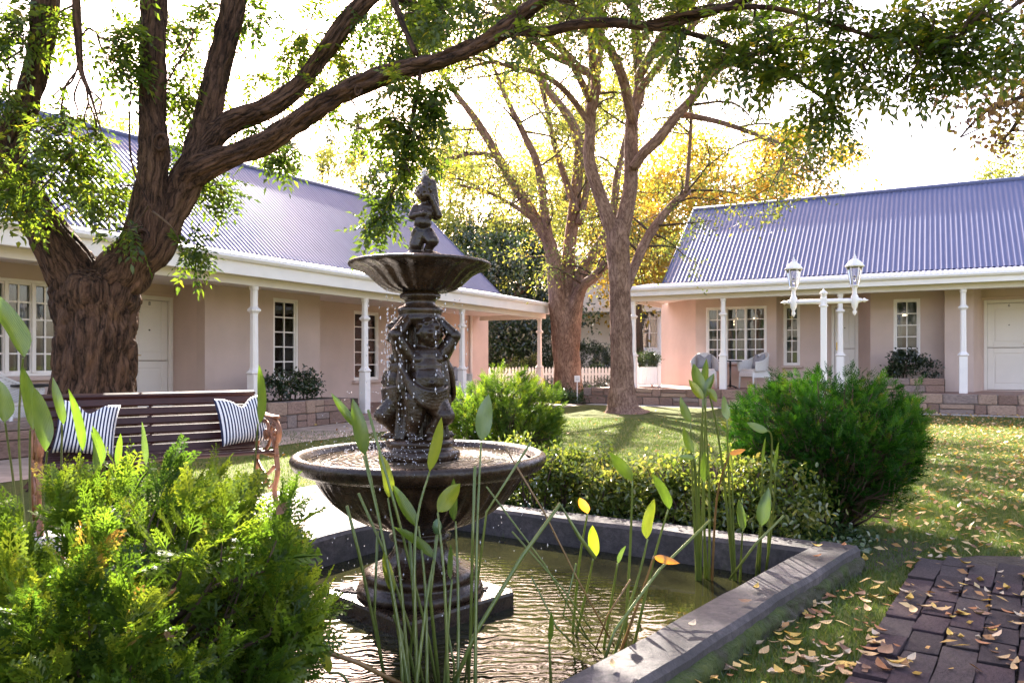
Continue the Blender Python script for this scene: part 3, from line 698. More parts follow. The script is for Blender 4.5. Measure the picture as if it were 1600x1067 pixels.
sheet('foot_path', [fp(-8.6, -.95, 0), fp(6, -.95, 0), fp(6, -.40, 0), fp(-8.6, -.40, 0)], .006, M['paving'], 'grey stone path along the foot of the right cottage')
sheet('garden_path', [P(868, 563, 17.6).xy.to_3d(), fp(-8.4, -1.2, 0), fp(-8.4, 3, 0), P(905, 563, 26).xy.to_3d(), P(860, 563, 26).xy.to_3d()], .003, M['paving'], 'pale path leading between the two cottages')
lp = LH.loc
sheet('cottage_path', [lp(-13, -2.0, 0), lp(8.6, -2.0, 0), lp(8.6, -.38, 0), lp(-13, -.38, 0)], .006, M['path'], 'warm stone path along the front of the left cottage')
# ------------------------------------------------------------------ trees
def limb(mb, pts, n=12, lump=.12, seg=5, bs=1.0, ridge=0.0, rs_=1.0):
    """pts: (px, py, depth, radius in px)"""
    raw = [np.append(np.array(P(p[0], p[1], p[2])), rs_ * p[3] / F * p[2]) for p in pts]
    sm = smooth_path(raw, seg)
    mb.tube([Vector(s[:3]) for s in sm], [max(float(s[3]), .003) for s in sm], n, True, lump, bs, ridge)
    return np.array([[*s] for s in sm])
def pinnate(base, dr, ln, pairs=6, lw=.36, droop=.35):
    """compound leaves -> leaflet bases, dirs, lengths, widths"""
    n = len(base); dr = nrm(dr); side = nrm(np.cross(dr, np.array([0, 0, 1.0]) + RNG.normal(size=(n, 3)) * .35)); B = []; D = []; L_ = []; S = []
    nm = np.cross(side, dr)
    for k in range(pairs + 1):
        f = .22 + .78 * k / pairs
        c = base + dr * (ln * f)[:, None]; c[:, 2] -= droop * ln * f * f
        for s_ in ((-1, 1) if k < pairs else (0,)):
            d_ = nrm(dr * (.45 if s_ else 1.0) + side * s_ + RNG.normal(size=(n, 3)) * .16 - np.array([0, 0, .25]))
            B.append(c); D.append(d_); L_.append(ln * (.30 if s_ else .32) * RNG.uniform(.8, 1.15, n)); S.append(nm + RNG.normal(size=(n, 3)) * .3)
    return np.concatenate(B), np.concatenate(D), np.concatenate(L_), np.concatenate(L_) * lw, np.concatenate(S)

# ---- big forked tree on the left
TA = empty('forked_tree', P(145, 563, 6.8).xy.to_3d(), 0, 'large old tree with deeply furrowed bark forking low behind the bench', 'tree')
off = -Vector(TA.location)
def rel(o): o.location = off; return o
mb = MB()
D0 = 6.8
base = P(140, 563, D0); zb_ = H * F / D0 + HY
limb(mb, [(138, zb_ + 6, D0, 92), (140, zb_ - 30, D0, 74), (144, 640, D0, 65), (148, 560, D0, 59), (150, 500, D0, 59), (151, 462, D0, 66), (150, 440, D0, 60), (150, 425, D0, 40)], 110, .10, 16, 1.0, .05, .92)
rel(mb.build('trunk', M['bark_a'], TA, bark=True))
LA = []
def alimb(*pts, n=20, lump=.12):
    pts = [(*pts[0][:3], pts[0][3] * .55)] + list(pts[1:])
    mb = MB(); a = limb(mb, pts, 72 if n == 20 else n, lump, 10 if n == 20 else 5, 1.0, .03 if n == 20 else 0, .9); rel(mb.build('limb', M['bark_a'], TA, bark=True)); LA.append(a); return a
alimb((150, 485, 6.8, 40), (122, 440, 6.75, 43), (90, 385, 6.65, 36), (52, 325, 6.6, 30), (18, 265, 6.5, 29), (18, 215, 6.5, 25), (42, 160, 6.5, 20), (60, 90, 6.5, 19), (72, 0, 6.5, 19), (80, -90, 6.5, 17), (95, -200, 6.5, 13), (150, -330, 6.6, 8))
alimb((20, 250, 6.5, 25), (-20, 205, 6.4, 22), (-80, 160, 6.3, 18), (-160, 60, 6.2, 15), (-240, -100, 6.1, 11), (-260, -300, 6.1, 6))
alimb((158, 485, 6.8, 40), (188, 430, 6.8, 44), (215, 385, 6.75, 33), (232, 320, 6.75, 27), (240, 240, 6.75, 23), (238, 160, 6.75, 20), (240, 80, 6.75, 20), (240, 0, 6.75, 19), (238, -90, 6.7, 17), (230, -200, 6.6, 13), (260, -330, 6.5, 8))
alimb((200, 430, 6.85, 34), (235, 395, 6.85, 30), (265, 335, 6.9, 27), (288, 288, 6.9, 27), (302, 255, 6.9, 23), (322, 190, 7.0, 20), (340, 110, 7.05, 19), (362, 20, 7.1, 19), (378, -60, 7.1, 17), (410, -190, 7.1, 12), (420, -340, 7, 7))
alimb((292, 270, 6.9, 23), (318, 228, 6.95, 20), (360, 192, 7.0, 17), (420, 168, 7.05, 15), (465, 135, 7.1, 14), (505, 85, 7.1, 14), (540, 35, 7.1, 14), (590, -15, 7.1, 13), (660, -80, 7.0, 11), (740, -180, 6.9, 9), (800, -320, 6.8, 5))
A3 = alimb((280, 305, 6.85, 25), (300, 272, 6.85, 24), (345, 250, 6.8, 20), (410, 225, 6.75, 18), (480, 180, 6.65, 17), (545, 140, 6.55, 16), (610, 115, 6.45, 15), (690, 95, 6.35, 14), (745, 72, 6.25, 13), (790, 45, 6.2, 13), (840, 5, 6.1, 12), (890, -40, 6.0, 11), (980, -130, 5.9, 9), (1060, -260, 5.8, 6))
alimb((755, 66, 6.25, 10), (790, 48, 6.2, 9), (850, 50, 6.1, 9), (905, 38, 6.0, 9), (960, 36, 5.9, 8), (1030, 42, 5.8, 8), (1090, 25, 5.7, 7), (1160, 2, 5.6, 6), (1240, -30, 5.5, 5), (1330, -60, 5.4, 4), n=12)
alimb((1030, 42, 5.8, 6), (1110, 62, 5.7, 5), (1180, 95, 5.6, 4.5), (1240, 122, 5.5, 3.5), (1300, 165, 5.4, 2), n=8)
alimb((1000, 38, 5.85, 5), (1100, 18, 5.6, 5), (1200, 12, 5.4, 4.5), (1300, 38, 5.2, 4), (1400, 66, 5.1, 3), (1500, 58, 5.0, 2), n=8)
alimb((560, 10, 7.1, 9), (600, -10, 7.6, 8), (640, 5, 8.1, 6), (680, 30, 8.6, 4), (720, 40, 9.1, 2), n=8)
alimb((1240, -30, 5.5, 6), (1330, -200, 4.9, 6), (1480, -480, 4.0, 6), (1800, -1050, 2.9, 6), (2300, -1900, 2.0, 4), n=8)  # unseen limb added to carry the sprays that block skylight
alimb((660, 98, 6.38, 5), (645, 180, 6.3, 4), (628, 260, 6.2, 3), (600, 335, 6.1, 2), n=8)
alimb((600, -40, 6.8, 6), (615, 0, 6.7, 6), (632, 45, 6.6, 5), (650, 85, 6.45, 5), n=8)
alimb((740, 75, 6.2, 6), (820, 10, 6.4, 5), (900, 0, 6.6, 4), (1000, -20, 6.7, 3), n=8)
alimb((112, -120, 6.3, 8), (118, -10, 6.2, 7), (122, 60, 6.2, 7), (127, 112, 6.2, 5), (142, 150, 6.15, 3), (158, 205, 6.1, 1.2), n=8)
for q in ([(126, 104), (104, 132), (92, 158), (70, 176), (62, 206)], [(128, 118), (116, 150), (122, 178), (112, 205), (116, 238)], [(122, 100), (112, 128), (84, 150), (78, 186)], [(104, 132), (96, 170), (102, 200)], [(132, 128), (138, 160), (132, 186), (142, 222)], [(138, 140), (158, 158), (156, 178), (170, 196)], [(138, 160), (150, 190), (148, 214)], [(125, 60), (140, 45), (158, 60)], [(238, 330), (205, 250), (204, 140)], [(10, 200), (15, 110), (-10, 90)], [(260, 130), (300, 60), (295, 40)]):
    alimb(*[(x_, y_, 6.2, 2.6 - .7 * i) for i, (x_, y_) in enumerate(q)], n=5, lump=0)
# knots: an oval collar of callus round a sunken scar
for (px, py, d_, r_) in ((62, 342, 6.44, 10), (252, 222, 6.61, 9), (222, 372, 6.56, 9), (560, 142, 6.46, 5)):
    c = P(px, py, d_); rr = r_ / F * d_; mb = MB()
    mb.tube([(math.cos(a_) * rr, .012 * math.sin(2 * a_), math.sin(a_) * rr * 1.35) for a_ in np.linspace(0, 2 * math.pi, 19)], rr * .42, 8, False, .2)
    mb.ell((0, .02, 0), (rr * .95, .02, rr * 1.2), 12, 8); rel(mb.build('knot', M['bark_a'], TA, bark=True)).location = c + off
# foliage sprays: px, py, radius px, depth, number of leaves
SPR = [(30, 55, 60, 6.2, 34), (10, 150, 50, 6.2, 26), (65, 285, 55, 6.0, 30), (120, 250, 55, 6.3, 30), (135, 300, 50, 6.6, 26), (190, 290, 45, 7.0, 22), (15, 300, 35, 5.9, 16), (40, 330, 25, 6.0, 10),
       (310, 275, 60, 7.4, 34), (345, 290, 35, 7.4, 18), (285, 390, 38, 6.5, 22), (205, 355, 25, 6.4, 9), (185, 60, 50, 6.4, 26), (175, 95, 45, 6.4, 26), (275, 150, 60, 7.0, 28), (290, 60, 55, 7.1, 26), (295, 215, 40, 7.2, 18),
       (400, 25, 50, 7.3, 24), (395, 120, 40, 7.5, 14), (480, 45, 60, 7.2, 32), (530, 85, 60, 7.3, 30), (570, 30, 55, 7.2, 26), (430, 230, 50, 7.2, 22), (455, 100, 45, 7.4, 20), (620, 70, 55, 6.8, 30), (690, 30, 60, 6.7, 30), (500, 145, 35, 7.0, 14), (400, 200, 35, 7.1, 14),
       (645, 140, 48, 6.3, 34), (620, 185, 50, 6.2, 34), (655, 215, 45, 6.2, 28), (630, 250, 42, 6.15, 24), (608, 300, 34, 6.1, 20), (600, 330, 28, 6.1, 16), (580, 352, 18, 6.1, 7), (680, 165, 40, 6.2, 18), (560, 200, 40, 6.5, 12),
       (760, 20, 50, 6.3, 22), (830, 70, 28, 6.0, 10), (800, 60, 25, 6.1, 8), (900, 10, 60, 6.2, 24), (980, 15, 60, 6.0, 26), (1060, 20, 60, 5.8, 26), (1060, 80, 40, 5.6, 14), (1110, 60, 50, 5.6, 26), (1130, 95, 40, 5.5, 18), (1180, 30, 60, 5.5, 34), (1180, 85, 55, 5.5, 28),
       (1240, 60, 60, 5.4, 38), (1235, 125, 40, 5.4, 22), (1275, 160, 42, 5.35, 28), (1310, 185, 32, 5.3, 22), (1300, 80, 60, 5.3, 38), (1300, 20, 60, 5.3, 34), (1350, 110, 45, 5.2, 30), (1370, 50, 65, 5.2, 42), (1430, 70, 60, 5.1, 44), (1440, 20, 60, 5.1, 40), (1500, 50, 60, 5.0, 44), (1490, 100, 50, 5.0, 34), (1550, 30, 60, 5.0, 40), (1420, 120, 40, 5.1, 24), (1590, 60, 50, 5.0, 30),
       (20, 20, 60, 6.3, 20), (100, 20, 50, 6.3, 18), (330, 10, 50, 7.2, 20), (240, 110, 40, 6.9, 12), (80, 200, 40, 6.1, 16), (-20, 240, 40, 6.0, 16), (112, 185, 40, 6.3, 16), (75, 215, 35, 6.2, 14), (150, 205, 35, 6.3, 14), (250, 30, 40, 7.0, 12), (345, 150, 35, 7.4, 12)]
# unseen crown above the frame, arranged to shade the path and spare the juniper
for k in range(34):
    px = random.choice((random.uniform(-320, 330), random.uniform(700, 1250))); SPR.append((px, random.uniform(-420, -50), 80, random.uniform(5.6, 7.6), 22))
for k in range(10):
    SPR.append((random.uniform(1200, 1800), random.uniform(-200, -30), 75, random.uniform(4.8, 5.8), 26))
for k in range(15):
    SPR.append((random.uniform(600, 745), random.uniform(-90, 95), 75, random.uniform(8.0, 9.4), 24))  # added well behind the limb so their shade falls on the near wall
for k in range(46):      # unseen bough added over the brick path to block skylight
    y_ = random.uniform(.8, 4.6); z_ = random.uniform(max(3.2, 1.6 + .5 * y_), 4.9); x_ = random.uniform(.6, 4.4); SPR.append((CX + x_ / y_ * F, HY - (z_ - H) / y_ * F, .42 / y_ * F, y_, 24))
limb_pts = np.concatenate([a[:, :3] for a in LA])
mbt = MB(); BB = []; DD = []; LL = []; WW = []; SS = []; RR = []
for (px, py, rp, d_, cnt) in SPR:
    c = np.array(P(px, py, d_)); r_ = rp / F * d_
    j = np.argmin(((limb_pts - c) ** 2).sum(1)); s_ = limb_pts[j]
    mid = (s_ + c) / 2 + np.array([0, 0, .08 * np.linalg.norm(c - s_)]) + RNG.normal(size=3) * .06
    mbt.tube([Vector(p_) for p_ in smooth_path([s_, mid, c], 3)], [.011, .010, .009, .007, .006, .005, .004], 5)
    cnt = int(cnt * (1.7 if px < 720 and py > -20 else .95 if px > 1080 else 1.3)); nt = 7
    tips = c + rand_dirs(nt, -.2) * r_ * RNG.uniform(.5, .95, (nt, 1)) * np.array([1, 1.2, .9])
    for tp in tips:
        mbt.tube([Vector(c), Vector((c + tp) / 2 + RNG.normal(size=3) * .03), Vector(tp)], [.005, .004, .002], 4)
    f = RNG.rand(cnt); tt = tips[RNG.randint(0, nt, cnt)]
    b_ = c + (tt - c) * f[:, None]; dr = nrm((tt - c) * .8 / r_ + RNG.normal(size=(cnt, 3)) * .8 + np.array([0, 0, -.25]))
    B, D, L_, W_, S = pinnate(b_, dr, RNG.uniform(.16, .27, cnt), 5, .44)
    BB.append(B); DD.append(D); LL.append(L_); WW.append(W_); SS.append(S)
    tone = RNG.uniform(0, .55); RR.append(np.clip(tone + RNG.normal(size=len(B)) * .16 + np.where(RNG.rand(len(B)) < .04, .5, 0), 0, 1))
rel(mbt.build('twigs', M['bark_c'], TA, bark=True))
rel(leaf_obj('crown', np.concatenate(BB), np.concatenate(DD), np.concatenate(LL), np.concatenate(WW), M['leafA'], TA, np.concatenate(RR), .15, np.concatenate(SS)))

# ---- the two garden trees in the middle distance
def garden_tree(name, label, basepx, d0, trunk, limbs, leaf_mat, n1, n2, nl, lsize, wide, tone, seed, bounds=None):
    rs = np.random.RandomState(seed); gz_ = HY + H * F / d0
    e = empty(name, P(basepx, 563, d0).xy.to_3d(), 0, label, 'tree'); of = -Vector(e.location)
    mb = MB(); limb(mb, [(a, (gz_ if b is None else b), d0, r_) for a, b, r_ in trunk], 40, .10, 8, 1.0, .022, .84)
    o = mb.build('trunk', M['bark_b'], e, bark=True); o.location = of
    # root flare
    ends = []; tw = MB()
    for L_ in limbs:
        mb = MB(); dd = L_[0]; a = limb(mb, [(x_, y_, d0 + dd * i / (len(L_) - 2), r_) for i, (x_, y_, r_) in enumerate(L_[1:])], 12, .08, 4, 1.0, 0, .86)
        o = mb.build('limb', M['bark_b'], e, bark=True); o.location = of; ends.append(a)
    BP = []; BD = []
    for a, L0 in zip(ends, limbs):
        n = len(a); nlk = int(nl * (1.0 if L0[0] <= -4 else 5.5 if L0[0] == -1.25 else .8))  # the unseen shade-casting limbs get extra dense leaves
        for k in range(n1):
            i = int(n * (.30 + .70 * rs.rand() ** .8)); i = min(i, n - 1)
            p0 = a[i, :3]; tan = a[min(i + 1, n - 1), :3] - a[max(i - 1, 0), :3]; tan = tan / (np.linalg.norm(tan) + 1e-6)
            d1 = tan * .6 + rs.normal(size=3) * np.array([.9, .9, .5]) + np.array([0, 0, .15]); d1 /= np.linalg.norm(d1); l1 = wide * rs.uniform(.55, 1.2)
            p1 = p0 + d1 * l1 * .5 + rs.normal(size=3) * .12; p2 = p0 + d1 * l1 + np.array([0, 0, -.10 * l1]) + rs.normal(size=3) * .15
            r0 = min(a[i, 3] * .5, .035)
            sp = smooth_path([p0, p1, p2], 3); tw.tube([Vector(p_) for p_ in sp], list(np.linspace(r0, .008, len(sp))), 5)
            for m in range(n2):
                s_ = sp[rs.randint(2, len(sp))]; d2 = d1 * .5 + rs.normal(size=3) * .8 + np.array([0, 0, -.05]); d2 /= np.linalg.norm(d2); l2 = wide * rs.uniform(.2, .5)
                q = s_ + d2 * l2; tw.tube([Vector(s_), Vector((s_ + q) / 2 + rs.normal(size=3) * .05), Vector(q)], [.008, .006, .003], 4)
                cnt = nlk; f = rs.rand(cnt, 1) * .9 + .15
                BP.append(s_ + (q - s_) * f + rs.normal(size=(cnt, 3)) * wide * .085); BD.append(d2 * .4 + rs.normal(size=(cnt, 3)))
    o = tw.build('twigs', M['bark_c'], e, bark=True); o.location = of
    B = np.concatenate(BP); D = np.concatenate(BD); n = len(B)
    rn = np.clip(tone + .18 * rs.normal(size=n) + .22 * np.sin(B[:, 0] * 1.3) * np.sin(B[:, 2] * 1.1 + B[:, 1]), 0, 1)
    o = leaf_obj('crown', B, D, rs.uniform(.7, 1.25, n) * lsize, rs.uniform(.7, 1.2, n) * lsize * .5, leaf_mat, e, rn); o.location = of
    return e
garden_tree('garden_tree', 'slender pinkish-barked tree on the lawn in front of the right cottage corner', 972, 16.1,
    [(975, 649, 50), (974, 643, 38), (973, 634, 30), (972, 618, 25), (972, 590, 22), (970, 500, 19), (967, 420, 20), (965, 375, 21), (964, 345, 14)],
    [(0, (962, 372, 15), (948, 335, 13), (934, 296, 12), (921, 252, 11), (922, 210, 10), (924, 169, 10), (931, 127, 9), (905, 106, 7), (860, 86, 6), (835, 66, 5), (800, 30, 3), (760, -30, 2)),
     (.6, (969, 372, 16), (980, 320, 14), (986, 285, 13), (986, 240, 13), (988, 180, 12), (999, 142, 10), (995, 75, 9), (991, 10, 8), (985, -80, 6), (990, -200, 3)),
     (-1.2, (990, 262, 10), (1005, 240, 10), (1029, 217, 10), (1060, 178, 9), (1082, 154, 8), (1112, 116, 7), (1154, 94, 6), (1210, 75, 5), (1285, 64, 3), (1350, 70, 2)),
     (-2.0, (1100, 132, 6), (1131, 90, 6), (1210, 52, 5), (1270, 20, 4), (1340, -30, 2)),
     (1.2, (978, 450, 9), (992, 415, 9), (1010, 375, 9), (1040, 332, 8), (1075, 298, 7)),
     (1.0, (1072, 300, 4), (1077, 240, 3.5), (1080, 180, 3), (1078, 120, 2)),
     (-3.5, (1060, 178, 6), (1120, 190, 5), (1180, 210, 4), (1230, 230, 3), (1265, 260, 2), (1285, 285, 1.2)),
     (1.5, (931, 127, 6), (940, 60, 6), (935, -20, 5), (920, -120, 3)),
     (-1.5, (925, 200, 6), (890, 150, 5), (850, 118, 5), (800, 105, 4), (765, 98, 3), (720, 110, 2)),
     (-2.5, (1000, 140, 7), (1040, 90, 6), (1090, 30, 5), (1150, -40, 4), (1230, -120, 2)),
     (2.0, (1000, 60, 6), (1060, 10, 5), (1100, -60, 4), (1130, -160, 2)),
     (-5.5, (988, 190, 9), (972, 120, 9), (945, 65, 8), (900, 25, 7), (865, -15, 6), (830, -50, 4), (800, -80, 2)),
     (-5.5, (998, 120, 9), (1040, 50, 9), (1080, 5, 8), (1120, -50, 6), (1160, -90, 3)),
     (-3.0, (905, 106, 7), (860, 62, 6), (815, 35, 5), (780, 10, 4), (760, -15, 2)),
     (-4.5, (924, 160, 7), (885, 85, 6), (850, 55, 5), (820, 40, 3), (800, 45, 2)),
     (-2.5, (940, 70, 6), (880, 15, 5), (840, -20, 4), (800, -50, 2)),
     (-1.25, (992, 20, 8), (965, -55, 7), (905, -95, 6), (835, -110, 4), (760, -100, 2)),  # unseen limbs above the frame, added to shade the near foreground
     (-1.25, (935, -10, 6), (885, -60, 5), (825, -70, 4), (740, -60, 2)),
     (-1.25, (990, -60, 6), (1000, -120, 5), (1040, -150, 3), (1080, -140, 2)),
     (-1.25, (960, -60, 6), (930, -130, 5), (880, -180, 3), (820, -190, 2)),
     (-6.5, (930, 130, 8), (925, 60, 8), (940, 0, 8), (985, -50, 6), (1010, -110, 3))],
    M['leafB'], 9, 7, 42, .080, 1.5, .5, 5)
garden_tree('garden_tree', 'thick fluted many-limbed tree beside the small white sign and picket fence', 888, 21.0,
    [(890, 630, 44), (889, 622, 34), (888, 610, 28), (886, 580, 25), (884, 535, 24), (884, 505, 21), (885, 475, 14), (886, 450, 5)],
    [(0, (880, 550, 19), (874, 490, 18), (870, 450, 16), (866, 420, 14), (858, 380, 12), (838, 345, 11), (805, 290, 9), (775, 240, 8), (745, 190, 7), (715, 150, 5), (690, 115, 4), (650, 60, 2)),
     (.8, (885, 540, 18), (886, 490, 17), (886, 450, 15), (889, 395, 12), (896, 335, 11), (903, 270, 10), (905, 225, 9), (890, 185, 8), (860, 146, 7), (837, 109, 6), (815, 71, 5), (790, 10, 3)),
     (-.8, (862, 395, 9), (852, 340, 8), (841, 262, 7), (822, 217, 6), (800, 172, 5), (785, 139, 4), (765, 90, 2)),
     (.5, (889, 545, 19), (894, 490, 18), (900, 455, 15), (912, 420, 11), (928, 395, 10), (945, 370, 10), (958, 330, 8), (965, 270, 6), (985, 190, 4), (1010, 120, 2)),
     (-1, (891, 520, 15), (902, 468, 12), (912, 446, 10), (930, 432, 9), (948, 408, 8), (958, 380, 7)),
     (1.5, (905, 350, 7), (916, 300, 6), (922, 240, 6), (918, 170, 5), (925, 100, 4), (930, 20, 2)),
     (2.0, (900, 330, 7), (880, 270, 6), (862, 210, 5), (850, 150, 4), (830, 90, 2)),
     (-2, (838, 345, 6), (800, 320, 4), (760, 300, 3), (720, 290, 2)),
     (1, (780, 245, 5), (740, 240, 4), (690, 250, 3), (650, 240, 2))],
    M['leafB'], 9, 7, 36, .088, 1.75, .6, 9)

# ---- background trees
def bg_tree(name, label, px, d, top_py, base_z, rx, mat, n, ls, seed, group=None, tone=.5, shape='round', trunk_r=.18):
    rs = np.random.RandomState(seed); zt = H + (HY - top_py) * d / F; hgt = zt - base_z
    e = empty(name, Vector(((px - CX) / F * d, d, 0)), 0, label, 'tree', group)
    mb = MB(); th = base_z + hgt * .75
    mb.tube([(0, 0, 0), (rs.uniform(-.2, .2), 0, th * .4), (rs.uniform(-.4, .4), rs.uniform(-.3, .3), th)], [trunk_r * 1.3, trunk_r, trunk_r * .3], 8)
    for k in range(9):
        a = rs.rand() * 6.28; z0 = base_z + hgt * rs.uniform(.1, .6); rr = rx * rs.uniform(.5, .85) if shape != 'poplar' else rx * .5
        mb.tube([(0, 0, z0), (math.cos(a) * rr * .5, math.sin(a) * rr * .5, z0 + hgt * .1), (math.cos(a) * rr, math.sin(a) * rr, z0 + hgt * .22)], [trunk_r * .45, trunk_r * .3, trunk_r * .1], 5)
    mb.build('trunk', M['bark_c'], e, bark=True)
    nc = 46 if shape != 'poplar' else 40
    u = rs.rand(nc); a = rs.rand(nc) * 6.28
    if shape == 'round': prof = np.sqrt(np.clip(1 - (2 * u - .85) ** 2 / 1.4, .05, 1))
    elif shape == 'cone': prof = np.clip(1.05 - u, .08, 1)
    else: prof = np.clip(np.sin(np.pi * np.clip(u * .93 + .07, 0, 1)) ** .6, .15, 1)
    rad = rx * prof * np.sqrt(rs.uniform(.15, 1, nc))
    C = np.stack([rad * np.cos(a), rad * np.sin(a), base_z + hgt * u], 1)
    idx = rs.randint(0, nc, n); cr = rs.uniform(.16, .36, nc) * rx if shape != 'poplar' else np.full(nc, rx * .45)
    q = rs.normal(size=(n, 3)) * .55; B = C[idx] + q * cr[idx][:, None] * np.array([1.1, 1.1, .75 if shape != 'poplar' else 1.6])
    B[:, 2] = np.minimum(B[:, 2], zt + rs.rand(n) * .3)
    ct_ = rs.normal(size=nc) * .22
    leaf_obj('crown', B, rs.normal(size=(n, 3)) + np.array([0, 0, -.3]), rs.uniform(.7, 1.3, n) * ls, rs.uniform(.7, 1.2, n) * ls * .6, mat, e, np.clip(tone + ct_[idx] + .12 * rs.normal(size=n), 0, 1))
    return e
gB = 'trees behind the cottages'
bg_tree('golden_tree', 'golden autumn tree rising behind the end of the right cottage roof', 1075, 34, 235, 3, 4.2, M['leafG'], 15000, .21, 1)
bg_tree('golden_tree', 'orange-tinged autumn tree behind the ridge of the right cottage', 1240, 40, 215, 3, 4.6, M['leafG'], 13000, .22, 2, tone=.6)
bg_tree('golden_tree', 'yellow leafy tree above the white balcony house', 985, 42, 290, 2, 3.6, M['leafG'], 10000, .22, 3, tone=.35)
bg_tree('golden_tree', 'golden foliage hanging over the white balcony', 1000, 30.5, 322, 3.6, 1.9, M['leafG'], 6000, .16, 33, tone=.45)
bg_tree('pale_tree', 'pale yellow-green tree behind the fountain top and many-limbed tree', 770, 38, 240, 1, 3.9, M['leafP'], 14000, .2, 4)
bg_tree('pale_tree', 'light lime tree filling the gap between the two garden trees', 880, 46, 190, 1, 4.6, M['leafP'], 13000, .22, 14, tone=.6)
bg_tree('pale_tree', 'pale gold tree standing tall behind the hanging spray and fountain top', 700, 48, 205, 1, 4.2, M['leafP'], 12000, .22, 34, tone=.75)
bg_tree('pale_tree', 'tall yellowing tree behind the slender lawn tree', 985, 50, 120, 2, 5.2, M['leafP'], 14000, .24, 35, tone=.7)
bg_tree('pale_tree', 'yellowing tree with open crown above the many-limbed tree', 830, 54, 110, 2, 5.0, M['leafP'], 12000, .25, 36, tone=.8)
bg_tree('evergreen_tree', 'dark evergreen tree beyond the end of the left cottage', 800, 31, 372, 0, 2.6, M['leafD'], 15000, .17, 5)
bg_tree('evergreen_tree', 'dark ivy-clad tree beside the left verandah corner', 765, 36, 330, 0, 2.4, M['leafD'], 9000, .2, 15, tone=.6)
bg_tree('evergreen_tree', 'dark green bushy tree showing above the left cottage ridge', 610, 44, 262, 2, 3.2, M['leafD'], 9000, .22, 6, tone=.8)
bg_tree('pale_tree', 'yellow poplar-like tree above the ridge of the left cottage', 530, 52, 232, 3, 3.0, M['leafP'], 8000, .24, 7, tone=.7)
bg_tree('pale_tree', 'hazy pale tree beyond the right cottage ridge', 1590, 46, 218, 3, 4.0, M['leafP'], 8000, .24, 8, tone=.2)
for i, (px, tp) in enumerate(((405, 200), (452, 150), (505, 130), (560, 175))):
    bg_tree('poplar_tree', 'tall narrow grey-green poplar far behind the left cottage', px, 75 + 3 * i, tp, 2, 1.3, M['leafPop'], 5000, .32, 20 + i, 'poplars behind the left cottage', .5, 'poplar', .2)
bg_tree('pale_tree', 'leafy green tree behind the left cottage, seen through the forked tree', 90, 30, 170, 2, 4.5, M['leafP'], 9000, .2, 30, tone=.25)
# ---- plum-leaved branches reaching in from a tree off to the right
TD = empty('plum_leaved_tree', (7.4, 6.6, 0), 0, 'tree with russet leaves reaching in over the right cottage roof', 'tree'); offd = -Vector(TD.location)
mb = MB(); mb.tube(smooth_path([(7.4, 6.6, -.02), (7.35, 6.6, 1.2), (7.5, 6.7, 2.6), (7.3, 6.7, 4.2), (7.2, 6.8, 6.0)], 3), [.24] + list(np.linspace(.19, .08, 12)), 16, True, .1)
o = mb.build('trunk', M['bark_c'], TD, bark=True); o.location = offd
BP = []; BD = []; tw = MB()
for q in ([(1780, 60), (1680, 110), (1600, 150), (1540, 175), (1500, 215)], [(1760, 0), (1650, 50), (1560, 120), (1500, 140), (1440, 150)], [(1760, 120), (1680, 160), (1600, 130), (1560, 150)], [(1760, -100), (1650, -40), (1560, 30), (1500, 90)], [(1780, -200), (1700, -120), (1600, -60), (1480, -60)], [(1740, 30), (1640, 90), (1590, 190), (1560, 225)]):
    a = smooth_path([np.array((7.3, 6.7, 3.6))] + [np.array(P(x_, y_, 6.4)) for x_, y_ in q], 4); tw.tube(a, list(np.linspace(.05, .006, len(a))), 6)
    for k in range(9):
        s_ = a[RNG.randint(len(a) // 3, len(a))]; dv_ = RNG.normal(size=3); dv_ /= np.linalg.norm(dv_); e_ = s_ + dv_ * RNG.uniform(.15, .4)
        tw.tube([s_, (s_ + e_) / 2 + RNG.normal(size=3) * .03, e_], [.008, .006, .003], 4)
        f = RNG.rand(34, 1); BP.append(s_ + (e_ - s_) * f + RNG.normal(size=(34, 3)) * .09); BD.append(RNG.normal(size=(34, 3)) + [0, 0, -.4])
o = tw.build('branches', M['bark_c'], TD, bark=True); o.location = offd
B = np.concatenate(BP); n = len(B)
o = leaf_obj('crown', B, np.concatenate(BD), RNG.uniform(.035, .065, n), RNG.uniform(.025, .042, n), M['leafR'], TD, None, .15, None, True); o.location = offd

